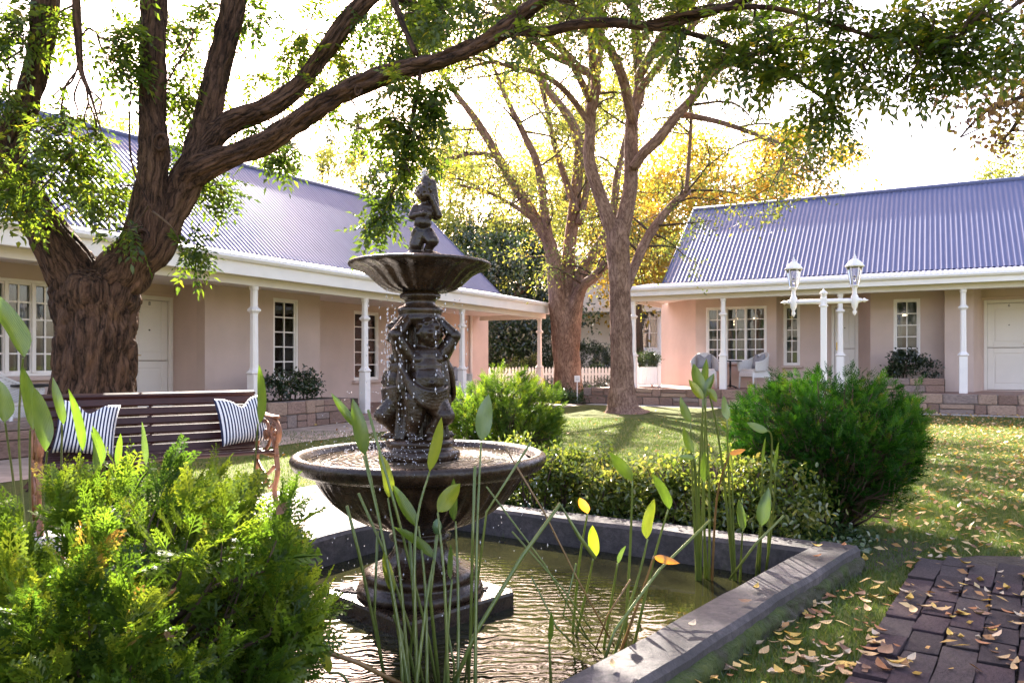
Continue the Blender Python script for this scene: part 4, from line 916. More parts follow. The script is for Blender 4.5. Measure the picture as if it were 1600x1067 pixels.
# ------------------------------------------------------------------ junipers
def frond_template(nb, sub, ln=1.0):
    """flat feathery spray as thin rhombs: start, end, width in unit coordinates (axis +Z, plane XZ)"""
    S = []; 
    S.append(((0, 0, 0), (0, 0, ln), .03))
    for k in range(nb):
        f = .12 + .85 * k / nb; side = 1 if k % 2 else -1; l_ = .46 * (1 - f * .72); a = .72 + random.uniform(-.12, .12)
        b = (0, 0, f); e_ = (side * l_ * math.sin(a), random.uniform(-.05, .05), f + l_ * math.cos(a)); S.append((b, e_, .055))
        for j in range(sub):
            g = .3 + .65 * j / max(1, sub); s2 = 1 if j % 2 else -1; l2 = l_ * .42 * (1.1 - g * .6); a2 = side * a + s2 * .75
            p_ = tuple(b[i] + (e_[i] - b[i]) * g for i in range(3)); S.append((p_, (p_[0] + l2 * math.sin(a2), p_[1] + random.uniform(-.03, .03), p_[2] + l2 * math.cos(a2)), .05))
    V = []; T = []
    for (a, b, w_) in S:
        a = np.array(a); b = np.array(b); d_ = b - a; sd_ = np.cross(d_, [0, 1, 0]); nn = np.linalg.norm(sd_); sd_ = sd_ / nn if nn > 1e-6 else np.array([1, 0, 0]); m = a + d_ * .55; o = len(V)
        V += [a, m + sd_ * w_ * .5 + np.array([0, .012, 0]), b, m - sd_ * w_ * .5 + np.array([0, -.012, 0])]; T += [(o, o + 1, o + 2), (o, o + 2, o + 3)]
    return np.array(V), np.array(T)
def juniper(name, label, c, prof, n, ln, mat, templ, seed, plume=.5, tone=.4, sy=1.0, lobes=7, plumes=90, slope=0.0, plen=.3):
    """upright plumes crowded over a rounded body: every plume is an axis with flat sprays round it"""
    rs = np.random.RandomState(seed)
    e = empty(name, (c[0], c[1], 0), 0, label, 'bush')
    zs = np.array([p[0] for p in prof]); rr = np.array([p[1] for p in prof]); top = zs[-1]; rm = rr.max()
    z = zs[0] + (top - zs[0]) * rs.rand(plumes * 6); r0 = np.interp(z, zs, rr); k = rs.rand(len(z)) < (r0 / rm * .8 + .2); z = z[k][:plumes]; r0 = r0[k][:plumes]; m = len(z)
    a = rs.rand(m) * 2 * np.pi; lob = 1 + .10 * np.sin(a * 3 + seed) + .07 * rs.normal(size=m); inner = rs.rand(m) < .22; lob[inner] *= .6
    Tp = np.stack([r0 * lob * np.cos(a), r0 * lob * np.sin(a) * sy, z + .05 * rs.normal(size=m) * (z / top)], 1); Tp[:, 2] *= 1 + slope * Tp[:, 0] / rm
    out = np.stack([np.cos(a), np.sin(a), np.zeros(m)], 1)
    Dp = nrm(out * (1 - plume) + np.array([0, 0, 1.0]) * plume + np.array([0, 0, .6]) * (z / top)[:, None] + rs.normal(size=(m, 3)) * .16)
    Lp = plen * rs.uniform(.6, 1.35, m); Bp = Tp - Dp * Lp[:, None]
    tp = np.clip(tone + .20 * rs.normal(size=m), .02, .9)
    ip = rs.randint(0, m, n); f = rs.rand(n) ** .8; ph = rs.rand(n) * 2 * np.pi
    ax = Dp[ip]; s1 = nrm(np.cross(ax, np.array([.3, .5, .2]) + out[ip])); s2 = np.cross(ax, s1); rad = s1 * np.cos(ph)[:, None] + s2 * np.sin(ph)[:, None]
    wdt = plen * .20 * (1.15 - f) * rs.uniform(.2, 1, n)
    B = Bp[ip] + ax * (Lp[ip] * f)[:, None] + rad * wdt[:, None]
    D = nrm(ax * (.55 + .75 * f)[:, None] + rad * (.85 - .55 * f)[:, None] + rs.normal(size=(n, 3)) * .18)
    sd_ = nrm(np.cross(D, rad + rs.normal(size=(n, 3)) * .5)); nm = np.cross(D, sd_); L_ = ln * rs.uniform(.45, 1.35, n) * (1.15 - .35 * f)
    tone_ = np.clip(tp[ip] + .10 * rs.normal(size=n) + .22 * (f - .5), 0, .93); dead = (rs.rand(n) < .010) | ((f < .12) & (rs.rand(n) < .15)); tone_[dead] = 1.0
    VV = []; TT = []; RN = []; base = 0; which = rs.randint(0, len(templ), n)
    for k, (tv, tt) in enumerate(templ):
        ii = np.where(which == k)[0]; q = len(ii)
        if not q: continue
        W_ = B[ii][:, None, :] + (tv[None, :, 0:1] * sd_[ii][:, None, :] + tv[None, :, 1:2] * nm[ii][:, None, :] + tv[None, :, 2:3] * D[ii][:, None, :]) * L_[ii][:, None, None]
        W_[:, :, 2] -= (tv[None, :, 2] ** 2) * L_[ii][:, None] * rs.uniform(-.1, .35, q)[:, None]
        VV.append(W_.reshape(-1, 3)); TT.append((tt[None] + (np.arange(q) * len(tv))[:, None, None]).reshape(-1, 3) + base); base += q * len(tv)
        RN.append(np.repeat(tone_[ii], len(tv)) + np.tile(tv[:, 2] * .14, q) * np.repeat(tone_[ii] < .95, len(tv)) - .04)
    tri_mesh('foliage', np.concatenate(VV), np.concatenate(TT), mat, e, np.clip(np.concatenate(RN), 0, 1))
    mb = MB()
    for k in range(m):
        p0 = np.array([0, 0, min(.02 + .25 * top * rs.rand(), Bp[k, 2])]) if k % 3 == 0 else np.array([Bp[k, 0] * .45, Bp[k, 1] * .45, max(.0, Bp[k, 2] - .16)])
        mb.tube([Vector(p0), Vector((p0 + Bp[k]) / 2 + rs.normal(size=3) * .012), Vector(Bp[k]), Vector(Bp[k] + Dp[k] * Lp[k] * .5)], [.009, .007, .004, .0015], 5)
    mb.tube([(0, 0, -.01), (.01, 0, top * .2), (0, .01, top * .5)], [.045, .04, .02], 8, True, .1)
    mb.build('stems', M['bark_c'], e, bark=True)
    return e
TF = [frond_template(k, 3) for k in (9, 10, 11, 12, 13, 14, 15)]; TC = [frond_template(k, 1) for k in (6, 7, 8, 9, 8)]
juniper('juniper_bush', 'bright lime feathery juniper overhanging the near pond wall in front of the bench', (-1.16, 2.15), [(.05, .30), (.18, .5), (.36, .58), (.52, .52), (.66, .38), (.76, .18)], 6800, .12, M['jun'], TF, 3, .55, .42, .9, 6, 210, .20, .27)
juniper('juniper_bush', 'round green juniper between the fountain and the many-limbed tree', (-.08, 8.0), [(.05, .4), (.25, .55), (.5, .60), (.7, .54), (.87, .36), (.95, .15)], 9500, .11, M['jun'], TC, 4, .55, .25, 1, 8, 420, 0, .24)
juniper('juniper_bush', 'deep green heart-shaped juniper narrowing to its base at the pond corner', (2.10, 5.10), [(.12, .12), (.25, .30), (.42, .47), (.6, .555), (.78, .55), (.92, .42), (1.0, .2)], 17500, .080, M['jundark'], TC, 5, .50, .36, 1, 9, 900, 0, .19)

# ------------------------------------------------------------------ hedge, ground cover, small shrubs
def shrub(name, label, c, rx, ry, h, n, ls, mat, seed, cat='shrub', rz=0, tone=.4, stems=7, z0=0, group=None, six=False, boxy=False, wl_=.5):
    rs = np.random.RandomState(seed); e = empty(name, (c[0], c[1], z0), rz, label, cat, group)
    nc = max(8, int(n / 60)); cen = rs.uniform(-1, 1, (nc, 3))
    if not boxy:
        q = np.linalg.norm(cen[:, :2], axis=1) > 1; cen[q, :2] /= np.linalg.norm(cen[q, :2], axis=1)[:, None] * 1.1
    cen[:, 2] = rs.uniform(.12, 1, nc) ** .8
    if not boxy: cen[:, 2] *= np.sqrt(np.clip(1.1 - .7 * (cen[:, :2] ** 2).sum(1), .1, 1))
    C = cen * np.array([rx, ry, h]); idx = rs.randint(0, nc, n)
    B = C[idx] + rs.normal(size=(n, 3)) * np.array([.07, .07, .055]) * (h / .5) ** .3 * (1 if boxy else min(rx, ry) / .35)
    B[:, 2] = np.clip(B[:, 2], .01, None)
    D = rs.normal(size=(n, 3)) + np.array([0, 0, .55]); tn = rs.normal(size=nc) * .16
    leaf_obj('foliage', B, D, rs.uniform(.7, 1.3, n) * ls, rs.uniform(.75, 1.2, n) * ls * wl_, mat, e, np.clip(tone + tn[idx] + rs.normal(size=n) * .15, 0, 1), .2, rs.normal(size=(n, 3)) + np.array([0, 0, 1.2]), six)
    mb = MB()
    for k in range(stems):
        x_ = rs.uniform(-.85, .85) * rx; y_ = rs.uniform(-.6, .6) * ry
        for b in range(3):
            mb.tube([(x_, y_, -.01), (x_ + rs.uniform(-.06, .06), y_ + rs.uniform(-.06, .06), h * .4), (x_ + rs.uniform(-.14, .14), y_ + rs.uniform(-.1, .1), h * .85)], [.010, .007, .003], 5)
    mb.build('stems', M['bark_c'], e, bark=True); return e
hd = math.atan2(bed_d.y, bed_d.x)
for i, f in enumerate((.14, .31, .48, .64, .78)):
    c = pF.lerp(pR, f) + bed_n * (.42 + .05 * (i % 2))
    shrub('hedge_shrub', ['leafy hedge shrub nearest the fountain basin behind the far pond wall', 'leafy hedge shrub beside the first black stake', 'leafy hedge shrub in the middle of the low hedge', 'leafy hedge shrub behind the tall reed clump', 'leafy hedge shrub touching the heart-shaped juniper'][i], (c.x, c.y), .36, .24, .50 - .02 * (i % 3), 3600, .040, M['hedge'], 40 + i, 'hedge', hd, .5, 9, 0, 'low hedge behind the pond', True)
n = 5200; f = RNG.rand(n); g = RNG.rand(n) ** 1.2
B = np.array(pF)[None] * (1 - f[:, None]) + np.array(pR)[None] * f[:, None] + np.array(bed_n)[None] * (.03 + .75 * g[:, None]); B[:, 2] = .01 + .07 * RNG.rand(n)
tag(leaf_obj('ground_cover', B, RNG.normal(size=(n, 3)) * [1, 1, .4] + [0, 0, .3], RNG.uniform(.025, .045, n), RNG.uniform(.02, .03, n), M['cover'], None, None, .1, RNG.normal(size=(n, 3)) * .4 + [0, 0, 1], True), 'small-leaved ground cover under the low hedge', 'ground cover', kind='stuff')
# box hedges, ivy bank, mound under the sign
shrub('box_hedge', 'clipped dark box hedge in front of the picket fence', (P(905, 563, 24).x, 24, 0), 1.5, .35, .5, 7000, .05, M['leafD'], 60, 'hedge', 0, .4, 4, 0, None, False, True)
shrub('ivy_bank', 'tall dark ivy hedge below the white balcony house', (P(930, 563, 29.5).x, 29.5, 0), 1.6, .5, 1.75, 9000, .085, M['leafD'], 61, 'hedge', 0, .5, 4, 0, None, False, True)
shrub('ivy_bank', 'dark leafy hedge behind the picket fence at the left verandah corner', (P(805, 563, 29.0).x, 29.0, 0), 1.7, .6, 2.6, 11000, .09, M['leafD'], 62, 'hedge', 0, .4, 4, 0, None, False, True)
shrub('green_shrub', 'light green straggly shrub in front of the picket fence', (P(815, 563, 28.0).x, 28.0, 0), .8, .3, 1.45, 1500, .08, M['leafP'], 63, 'shrub', 0, .2, 6)
shrub('green_shrub', 'loose leafy shrub behind the small white sign', (P(945, 563, 28.2).x, 28.2, 0), .9, .3, .95, 1400, .08, M['cover'], 64, 'shrub', 0, .6, 6)
shrub('ground_cover_mound', 'low dark green mound of ground cover at the foot of the many-limbed tree', (P(900, 563, 20.0).x, 20.0, 0), .72, .6, .32, 3600, .06, M['cover'], 65, 'shrub', 0, .35, 3, six=True)
shrub('planter_shrub', 'dark shrub in the stone planter before the left cottage window', LH.loc(LH.x(455, .35), .35, 0).xy, .62, .35, .55, 1800, .07, M['leafD'], 66, 'shrub', LH.ang, .6, 5, .40)
shrub('planter_shrub', 'dark spiky shrub in the stone planter before the right cottage window', RH.loc(RH.x(1422, .8), .8, 0).xy, .52, .35, .62, 1900, .075, M['leafD'], 67, 'shrub', RH.ang, .45, 5, .68)
MB().box((LH.x(476, .3), .33, .2), (LH.x(540, .3) - LH.x(412, .3) - .1, .85, .40)).build('planter_soil', M['soil'], LH.e)
# ------------------------------------------------------------------ fountain
FX, FY = -.43, 3.6
def zm(z): return z * 1.05 if z <= .705 else .740 + (z - .705) * .901
def zp(prof): return [(r_, zm(z)) for r_, z in prof]
ft = empty('fountain', (FX, FY, 0), 0, 'dark wet two-tier stone fountain with cherub figures standing in the pond', 'fountain')
mb = MB()
sq = []
for k in range(4):
    a = math.pi / 2 * k - math.pi / 2; b = a + math.pi / 2
    p0 = Vector((math.cos(a), math.sin(a), 0)) * .46; p1 = Vector((math.cos(b), math.sin(b), 0)) * .46
    sq += [p0.lerp(p1, .05), p0.lerp(p1, .3) * .985, p0.lerp(p1, .7) * .985, p0.lerp(p1, .95)]
n = len(sq); pr = [(.96, -.4), (.97, -.06), (1.0, -.05), (1.0, .01), (.985, .022)]
vs_ = [(p_.x * s_, p_.y * s_, z) for s_, z in pr for p_ in sq]
mb.add(vs_, [(i * n + k, i * n + (k + 1) % n, (i + 1) * n + (k + 1) % n, (i + 1) * n + k) for i in range(len(pr) - 1) for k in range(n)] + [tuple((len(pr) - 1) * n + k for k in range(n))])
mb.build('base_plate', M['fount'], ft)
def petal(nf, amp, z0, z1):
    def f(r, z, a, j):
        k = max(0.0, min(1.0, (z - z0) / (z1 - z0))); w = math.sin(math.pi * k) ** .6 if 0 < k < 1 else 0
        return r * (1 + amp * w * (abs(math.sin(a * nf / 2)) - .5)), z
    return f
MB().lathe([(.0, .015), (.285, .015), (.295, .04), (.285, .065), (.255, .075), (.25, .09), (.262, .10), (.262, .12), (.235, .135), (.19, .15), (.155, .175), (.13, .205), (.118, .24), (.118, .262), (.14, .27), (.145, .285), (.125, .295), (.12, .305), (.15, .32), (.19, .335)], 56, mod=petal(16, .10, .13, .25)).build('pedestal', M['fount'], ft)
bas = [(.12, .30), (.19, .315), (.27, .345), (.34, .385), (.395, .43), (.435, .475), (.465, .515), (.48, .54), (.485, .552), (.515, .558), (.545, .565), (.575, .58), (.588, .60), (.592, .617), (.585, .632), (.567, .640), (.548, .637), (.535, .624), (.52, .60), (.45, .56), (.25, .54), (0, .535)]
MB().lathe(zp(bas), 144, mod=petal(44, .06, .325, .572)).build('basin', M['fount'], ft)
MB().lathe(zp([(0, .611), (.18, .612), (.36, .612), (.522, .611)]), 48).build('basin_water', M['bwater'], ft)
MB().lathe(zp([(.17, .60), (.185, .625), (.185, .645), (.168, .655), (.155, .66), (.155, .675), (.165, .685), (.15, .70), (.12, .705), (0, .705)]), 40, mod=lambda r, z, a, j: (r * (1 + .02 * math.sin(a * 7 + z * 60)), z)).build('figure_plinth', M['fount'], ft)
MB().lathe(zp([(.06, 1.27), (.105, 1.305), (.108, 1.325), (.098, 1.335), (.102, 1.35), (.108, 1.365), (.10, 1.378), (.078, 1.388), (.07, 1.405), (.075, 1.418), (.094, 1.428), (.096, 1.445), (.082, 1.455), (.085, 1.468)]), 40).build('capital', M['fount'], ft)
def shell(r, z, a, j):
    if 0 < j < 9: return r * (1 + .035 * (abs(math.sin(a * 11)) - .5) * (1 if j < 8 else .4)), z + .004 * math.sin(a * 22)
    return r, z
up_ = [(.085, 1.46), (.13, 1.462), (.165, 1.475), (.195, 1.498), (.22, 1.525), (.245, 1.55), (.275, 1.568), (.305, 1.58), (.325, 1.588), (.333, 1.596), (.333, 1.606), (.325, 1.612), (.31, 1.61), (.29, 1.602), (.22, 1.585), (.1, 1.575), (0, 1.573)]
MB().lathe(zp(up_), 132, mod=shell).build('upper_bowl', M['fount'], ft)
MB().lathe(zp([(0, 1.6015), (.15, 1.602), (.285, 1.6012)]), 40).build('bowl_water', M['bwater'], ft)
def fuse(mb, name, par, loc, rz, vox=.0042, it=2):
    o = mb.build(name, M['fount'], par, loc, (0, 0, rz))
    md = o.modifiers.new('fuse', 'REMESH'); md.mode = 'VOXEL'; md.voxel_size = vox; md.use_smooth_shade = True
    s_ = o.modifiers.new('soft', 'SMOOTH'); s_.factor = .5; s_.iterations = it; return o
def head(mb, c, r, face, tilt=0):
    """child's head: skull, cheeks, brow, nose, lips, chin, ears, curls; face = unit direction it looks"""
    c = Vector(c); f = Vector(face).normalized(); sdv = f.cross(Vector((0, 0, 1))).normalized(); u = sdv.cross(f)
    def q(a, b, e): return c + f * a * r + sdv * b * r + u * e * r
    mb.ell(c, (r, r, r * 1.08), 14, 10); mb.ell(q(.35, 0, -.45), r * .68); mb.ell(q(.55, .38, -.35), r * .36); mb.ell(q(.55, -.38, -.35), r * .36)
    mb.ell(q(.78, 0, -.78), r * .24); mb.caps(q(.93, 0, .05), q(1.12, 0, -.28), r * .1, r * .17); mb.ell(q(.95, 0, -.52), (r * .2, r * .2, r * .1)); mb.ell(q(.82, .36, .12), r * .25); mb.ell(q(.82, -.36, .12), r * .25)
    mb.ell(q(0, .98, -.1), r * .22); mb.ell(q(0, -.98, -.1), r * .22)
    rs = random.Random(5)
    for k in range(40):
        a = rs.uniform(0, 6.28); e_ = rs.uniform(.15, 1.0); h_ = math.sqrt(max(0, 1 - e_ * e_)); ff = math.cos(a) * h_
        if ff > .55 and e_ < .6: continue
        mb.ell(q(ff * 1.03, math.sin(a) * h_ * 1.03, e_ * 1.05), r * rs.uniform(.2, .3), 8, 6)
def cherub_carrier():
    mb = MB()
    mb.caps((0, -.085, .235), (0, -.085, .215), .082, .08, 3); mb.ell((0, -.118, .30), (.088, .08, .085)); mb.ell((0, -.10, .365), (.085, .07, .07)); mb.ell((0, -.088, .42), (.095, .065, .06))
    mb.ell((.042, -.118, .408), (.04, .034, .032)); mb.ell((-.042, -.118, .408), (.04, .034, .032)); mb.ell((0, -.197, .29), .010)
    mb.caps((0, -.08, .455), (0, -.085, .49), .042, .04, 3)
    head(mb, (.012, -.098, .543), .062, (.25, -1, -.25))
    for s in (-1, 1):
        mb.caps((s * .09, -.075, .435), (s * .152, -.085, .53), .042, .036); mb.ell((s * .152, -.085, .53), .037); mb.caps((s * .152, -.085, .53), (s * .088, -.035, .615), .034, .023)
        mb.ell((s * .075, -.03, .625), (.03, .02, .022))
        for k in range(4): mb.caps((s * (.085 - .012 * k), -.045, .63), (s * (.075 - .014 * k), -.065, .635), .0075, .006, 3)
    # legs: the figure's left leg bent across, the other straight
    mb.caps((.045, -.10, .20), (.075, -.165, .125), .066, .05); mb.ell((.075, -.17, .125), .05); mb.caps((.075, -.165, .125), (.015, -.115, .04), .045, .03); mb.caps((.015, -.115, .022), (.0, -.175, .012), .026, .018, 5)
    mb.caps((-.048, -.09, .20), (-.06, -.10, .11), .066, .048); mb.caps((-.06, -.10, .11), (-.065, -.075, .035), .046, .03); mb.caps((-.065, -.08, .02), (-.075, -.145, .012), .027, .02, 5)
    for k in range(5):
        mb.ell((-.06 - .009 * k, -.163 + .004 * k, .01), .008, 8, 6); mb.ell((.018 - .009 * k, -.195 + .004 * k, .01), .008, 8, 6)
    # drapery: folds from one shoulder across the hips, tails down the side
    for k in range(6):
        o_ = k * .017
        pts = smooth_path([(-.10 - .2 * o_, -.055 - .1 * o_, .44 - .2 * o_), (-.118, -.10, .36 - .4 * o_), (-.075, -.165 - .1 * o_, .275 - .7 * o_), (.0, -.19 + .1 * o_, .245 - .9 * o_), (.075, -.155, .255 - .9 * o_), (.112, -.08, .27 - .8 * o_)], 6)
        for a, b in zip(pts[:-1], pts[1:]): mb.caps(a, b, .0135 - .001 * (k % 2), .0135, 2)
    for k in range(7):
        x_ = -.125 + .012 * k; y_ = -.03 + .018 * math.sin(k * 2.1)
        pts = smooth_path([(x_ * .9, y_ - .02, .40), (x_ * 1.05, y_ - .03, .27), (x_ * 1.0 + .01 * math.sin(k), y_ - .01, .14), (x_ * 1.1, y_ - .02, .01)], 5)
        for a, b in zip(pts[:-1], pts[1:]): mb.caps(a, b, .016, .016, 2)
    mb.caps((0, 0, 0), (0, 0, .62), .078, .075, 18)
    return mb
cc = cherub_carrier()
o1 = fuse(cc, 'cherub_figure', ft, (0, 0, .735), R(24)); me1 = o1.data; o1.scale = (.92, .92, .905)
o1['label'] = 'draped stone cherub with raised arms facing the viewer'
for a in (144, 264):
    o2 = o1.copy(); COL.objects.link(o2); o2.parent = ft; o2.rotation_euler = (0, 0, R(a))
    o2['label'] = 'draped stone cherub on the far side of the column'
def cherub_top():
    mb = MB()
    mb.ell((0, 0, .02), (.078, .07, .035)); mb.ell((.02, -.02, .035), (.06, .05, .03)); mb.ell((-.03, .0, .04), (.045, .05, .03))
    # trunk-like support, draped
    mb.caps((-.03, .01, .03), (-.022, .01, .13), .034, .026)
    # legs
    mb.caps((-.012, -.012, .125), (-.024, -.018, .085), .030, .024); mb.caps((-.024, -.018, .085), (-.02, -.005, .045), .022, .015); mb.caps((-.02, -.01, .043), (-.03, -.035, .040), .012, .009, 4)
    mb.caps((.014, -.012, .125), (.034, -.04, .098), .030, .024); mb.caps((.034, -.04, .098), (.012, -.018, .058), .021, .014); mb.caps((.012, -.02, .055), (.012, -.045, .052), .012, .009, 4)
    # torso swung to one side
    mb.ell((-.004, -.008, .14), (.036, .032, .032)); mb.ell((-.002, -.018, .168), (.034, .032, .032)); mb.ell((.004, -.01, .20), (.036, .028, .03)); mb.ell((.008, -.006, .222), (.036, .024, .02))
    mb.caps((.006, -.006, .235), (.004, -.008, .255), .016, .015, 3)
    head(mb, (.0, -.012, .278), .0285, (-.25, -1, -.05))
    # arms: one across the chest, one raised holding the jar
    mb.caps((-.028, -.008, .222), (-.042, -.018, .19), .016, .014); mb.caps((-.042, -.018, .19), (-.0, -.045, .195), .013, .010); mb.ell((.004, -.048, .197), .011)
    mb.caps((.04, -.006, .222), (.056, -.02, .195), .017, .014); mb.caps((.056, -.02, .195), (.034, -.03, .25), .013, .010); mb.ell((.032, -.028, .258), .012)
    for k in range(4): mb.caps((.03 - .005 * k, -.034, .262), (.024 - .005 * k, -.036, .27), .004, .0035, 3)
    mb.caps((.045, .01, .20), (.03, .008, .315), .020, .020, 8); mb.caps((.01, 0, .312), (.01, 0, .322), .018, .020, 3); mb.caps((.01, 0, .325), (.01, 0, .335), .012, .012, 2)
    for k in range(4):
        pts = smooth_path([(-.03 + .008 * k, -.03, .14), (-.038 + .008 * k, -.022, .1), (-.045 + .011 * k, -.02, .045)], 5)
        for a, b in zip(pts[:-1], pts[1:]): mb.caps(a, b, .008, .008, 2)
    return mb
o3 = fuse(cherub_top(), 'top_cherub_figure', ft, (.015, 0, 1.528), R(5), .0028, 2); o3.scale = (1.27, 1.27, 1.27)
o3['label'] = 'small standing cherub holding a jar on top of the fountain'
# pebbles and fallen leaves on the plate
for k in range(22):
    s_ = random.choice((-1, 1)); x_ = s_ * random.uniform(.29, .40); y_ = random.uniform(-.06, .06) * (1 - (abs(x_) - .29) / .15)
    MB().ell((0, 0, 0), (random.uniform(.009, .015), random.uniform(.007, .011), .006), 8, 6).build('pebble', M['brick'][k % 3], ft, (x_, y_, .026))
# water: falling strings from the upper bowl and splash above the basin
def drops(name, C, r, stretch, par=None):
    base_v = np.array([(0, 0, 1), (.85, 0, .2), (0, .85, .2), (-.85, 0, .2), (0, -.85, .2), (0, 0, -.9)], float)
    base_t = np.array([(0, 1, 2), (0, 2, 3), (0, 3, 4), (0, 4, 1), (5, 2, 1), (5, 3, 2), (5, 4, 3), (5, 1, 4)])
    n = len(C); V = C[:, None, :] + base_v[None] * np.stack([r, r, r * stretch], 1)[:, None, :]
    T = (base_t[None] + (np.arange(n) * 6)[:, None, None]).reshape(-1, 3)
    return tri_mesh(name, V.reshape(-1, 3), T, M['drop'], par, None, True)
C = []; Rr = []; St = []
for k in range(46):
    a = RNG.uniform(0, 6.28) if k > 22 else RNG.uniform(2.6, 4.4); rad = RNG.uniform(.10, .20) if k < 22 else RNG.uniform(.12, .335); z = RNG.uniform(1.2, 1.5)
    m = RNG.randint(3, 11); zz = z - np.cumsum(RNG.uniform(.015, .07, m)); zz = zz[zz > .66]
    for q in zz: C.append((FX + rad * math.cos(a) + RNG.normal() * .003, FY + rad * math.sin(a), q)); Rr.append(RNG.uniform(.0016, .0034)); St.append(RNG.uniform(1.4, 3.6))
for k in range(900):
    a = RNG.uniform(2.2, 4.9) if k < 620 else RNG.uniform(0, 6.28); rad = abs(RNG.normal()) * .17 + .12; hgt = RNG.exponential(.07)
    C.append((FX + rad * math.cos(a) * 1.1, FY + rad * math.sin(a), .65 + min(hgt, .3))); Rr.append(RNG.uniform(.0010, .0026)); St.append(1.0)
for k in range(160):
    a = RNG.uniform(0, 6.28); rad = RNG.uniform(.3, .75); C.append((FX + rad * math.cos(a), FY + rad * math.sin(a), RNG.uniform(0, .62))); Rr.append(RNG.uniform(.0014, .003)); St.append(RNG.uniform(1, 3))
for k in range(60):
    C.append((FX + .02 + RNG.normal() * .008, FY + RNG.normal() * .008, 1.955 + abs(RNG.normal()) * .022)); Rr.append(RNG.uniform(.002, .005)); St.append(1.0)
tag(drops('water_drops', np.array(C), np.array(Rr) * 1.35, np.array(St)), 'sparkling water drops falling and splashing around the fountain', 'water spray', kind='stuff')

# ------------------------------------------------------------------ bench and cushions
bl_, br_ = Vector((-3.02, 4.92, 0)), Vector((-1.86, 5.74, 0))
bdir = (br_ - bl_).normalized(); bang = math.atan2(bdir.y, bdir.x); BL = (br_ - bl_).length
bench = empty('garden_bench', bl_ + Vector((0, 0, .03)), bang, 'dark slatted garden bench with rusty scrolled iron ends under the forked tree', 'bench')
# local: x along, -y = front
bt = Matrix.Rotation(R(-14), 3, 'X')
smesh = MB().box((0, 0, 0), (BL + .04, .022, .058), ch=.008).mesh('slat'); smesh.materials.append(M['slat'])
for k in range(6):
    z = .44 + k * .066; y = .235 + (z - .42) * .25
    link('back_slat', smesh, None, bench, (BL / 2, y, z), (R(-14), 0, 0))
topm = MB().box((0, 0, 0), (BL + .08, .05, .045), ch=.016); topm.build('top_rail', M['slat'], bench, (BL / 2, .335, .815), (R(-14), 0, 0))
for k in range(7):
    y = .20 - k * .068; link('seat_slat', smesh, None, bench, (BL / 2, y, .40 + .012 * math.cos(k)), (R(90), 0, 0))
def curl(mb, pts, r, n=8): mb.tube([Vector(p_) for p_ in smooth_path(pts, 5)], r, n)
def bench_end():
    mb = MB()
    curl(mb, [(0, .36, .83), (0, .30, .62), (0, .22, .40), (0, .24, .2), (0, .34, .0)], .019)            # back upright and rear leg
    curl(mb, [(0, .22, .385), (0, -.02, .375), (0, -.24, .385)], .017)                                     # seat bearer
    curl(mb, [(0, -.24, .385), (0, -.27, .26), (0, -.20, .12), (0, -.29, .0)], .019)                       # front leg
    curl(mb, [(0, .30, .63), (0, .15, .665), (0, -.06, .655), (0, -.22, .63), (0, -.30, .57), (0, -.285, .50), (0, -.235, .49), (0, -.215, .53), (0, -.245, .555)], .021)   # scrolled arm
    curl(mb, [(0, -.26, .385), (0, -.235, .44), (0, -.27, .5)], .016)
    curl(mb, [(0, .2, .42), (0, .08, .60), (0, -.04, .60), (0, -.07, .52), (0, .0, .49), (0, .03, .54)], .014)
    curl(mb, [(0, -.22, .41), (0, -.13, .55), (0, -.17, .6), (0, -.21, .57)], .013); curl(mb, [(0, .02, .40), (0, -.06, .44), (0, -.11, .5)], .013)
    curl(mb, [(0, .2, .30), (0, .0, .22), (0, -.2, .30)], .014); curl(mb, [(0, .22, .18), (0, .05, .13), (0, -.0, .2), (0, .05, .24)], .012); curl(mb, [(0, -.2, .18), (0, -.08, .13), (0, -.03, .19)], .012)
    mb.box((0, -.08, .66), (.055, .36, .02), ch=.008)
    for yy in (.1, 0, -.1): mb.ell((0, yy, .53), (.012, .03, .03))
    return mb.mesh('arm_end')
be = bench_end(); be.materials.append(M['iron'])
link('arm_end', be, None, bench, (-.02, 0, 0)); link('arm_end', be, None, bench, (BL + .02, 0, 0))
cb = MB(); curl(cb, [(0, .345, .82), (0, .24, .40), (0, .0, .372), (0, -.2, .38)], .014); cb.build('centre_bracket', M['slat'], bench, (BL / 2, .012, 0))
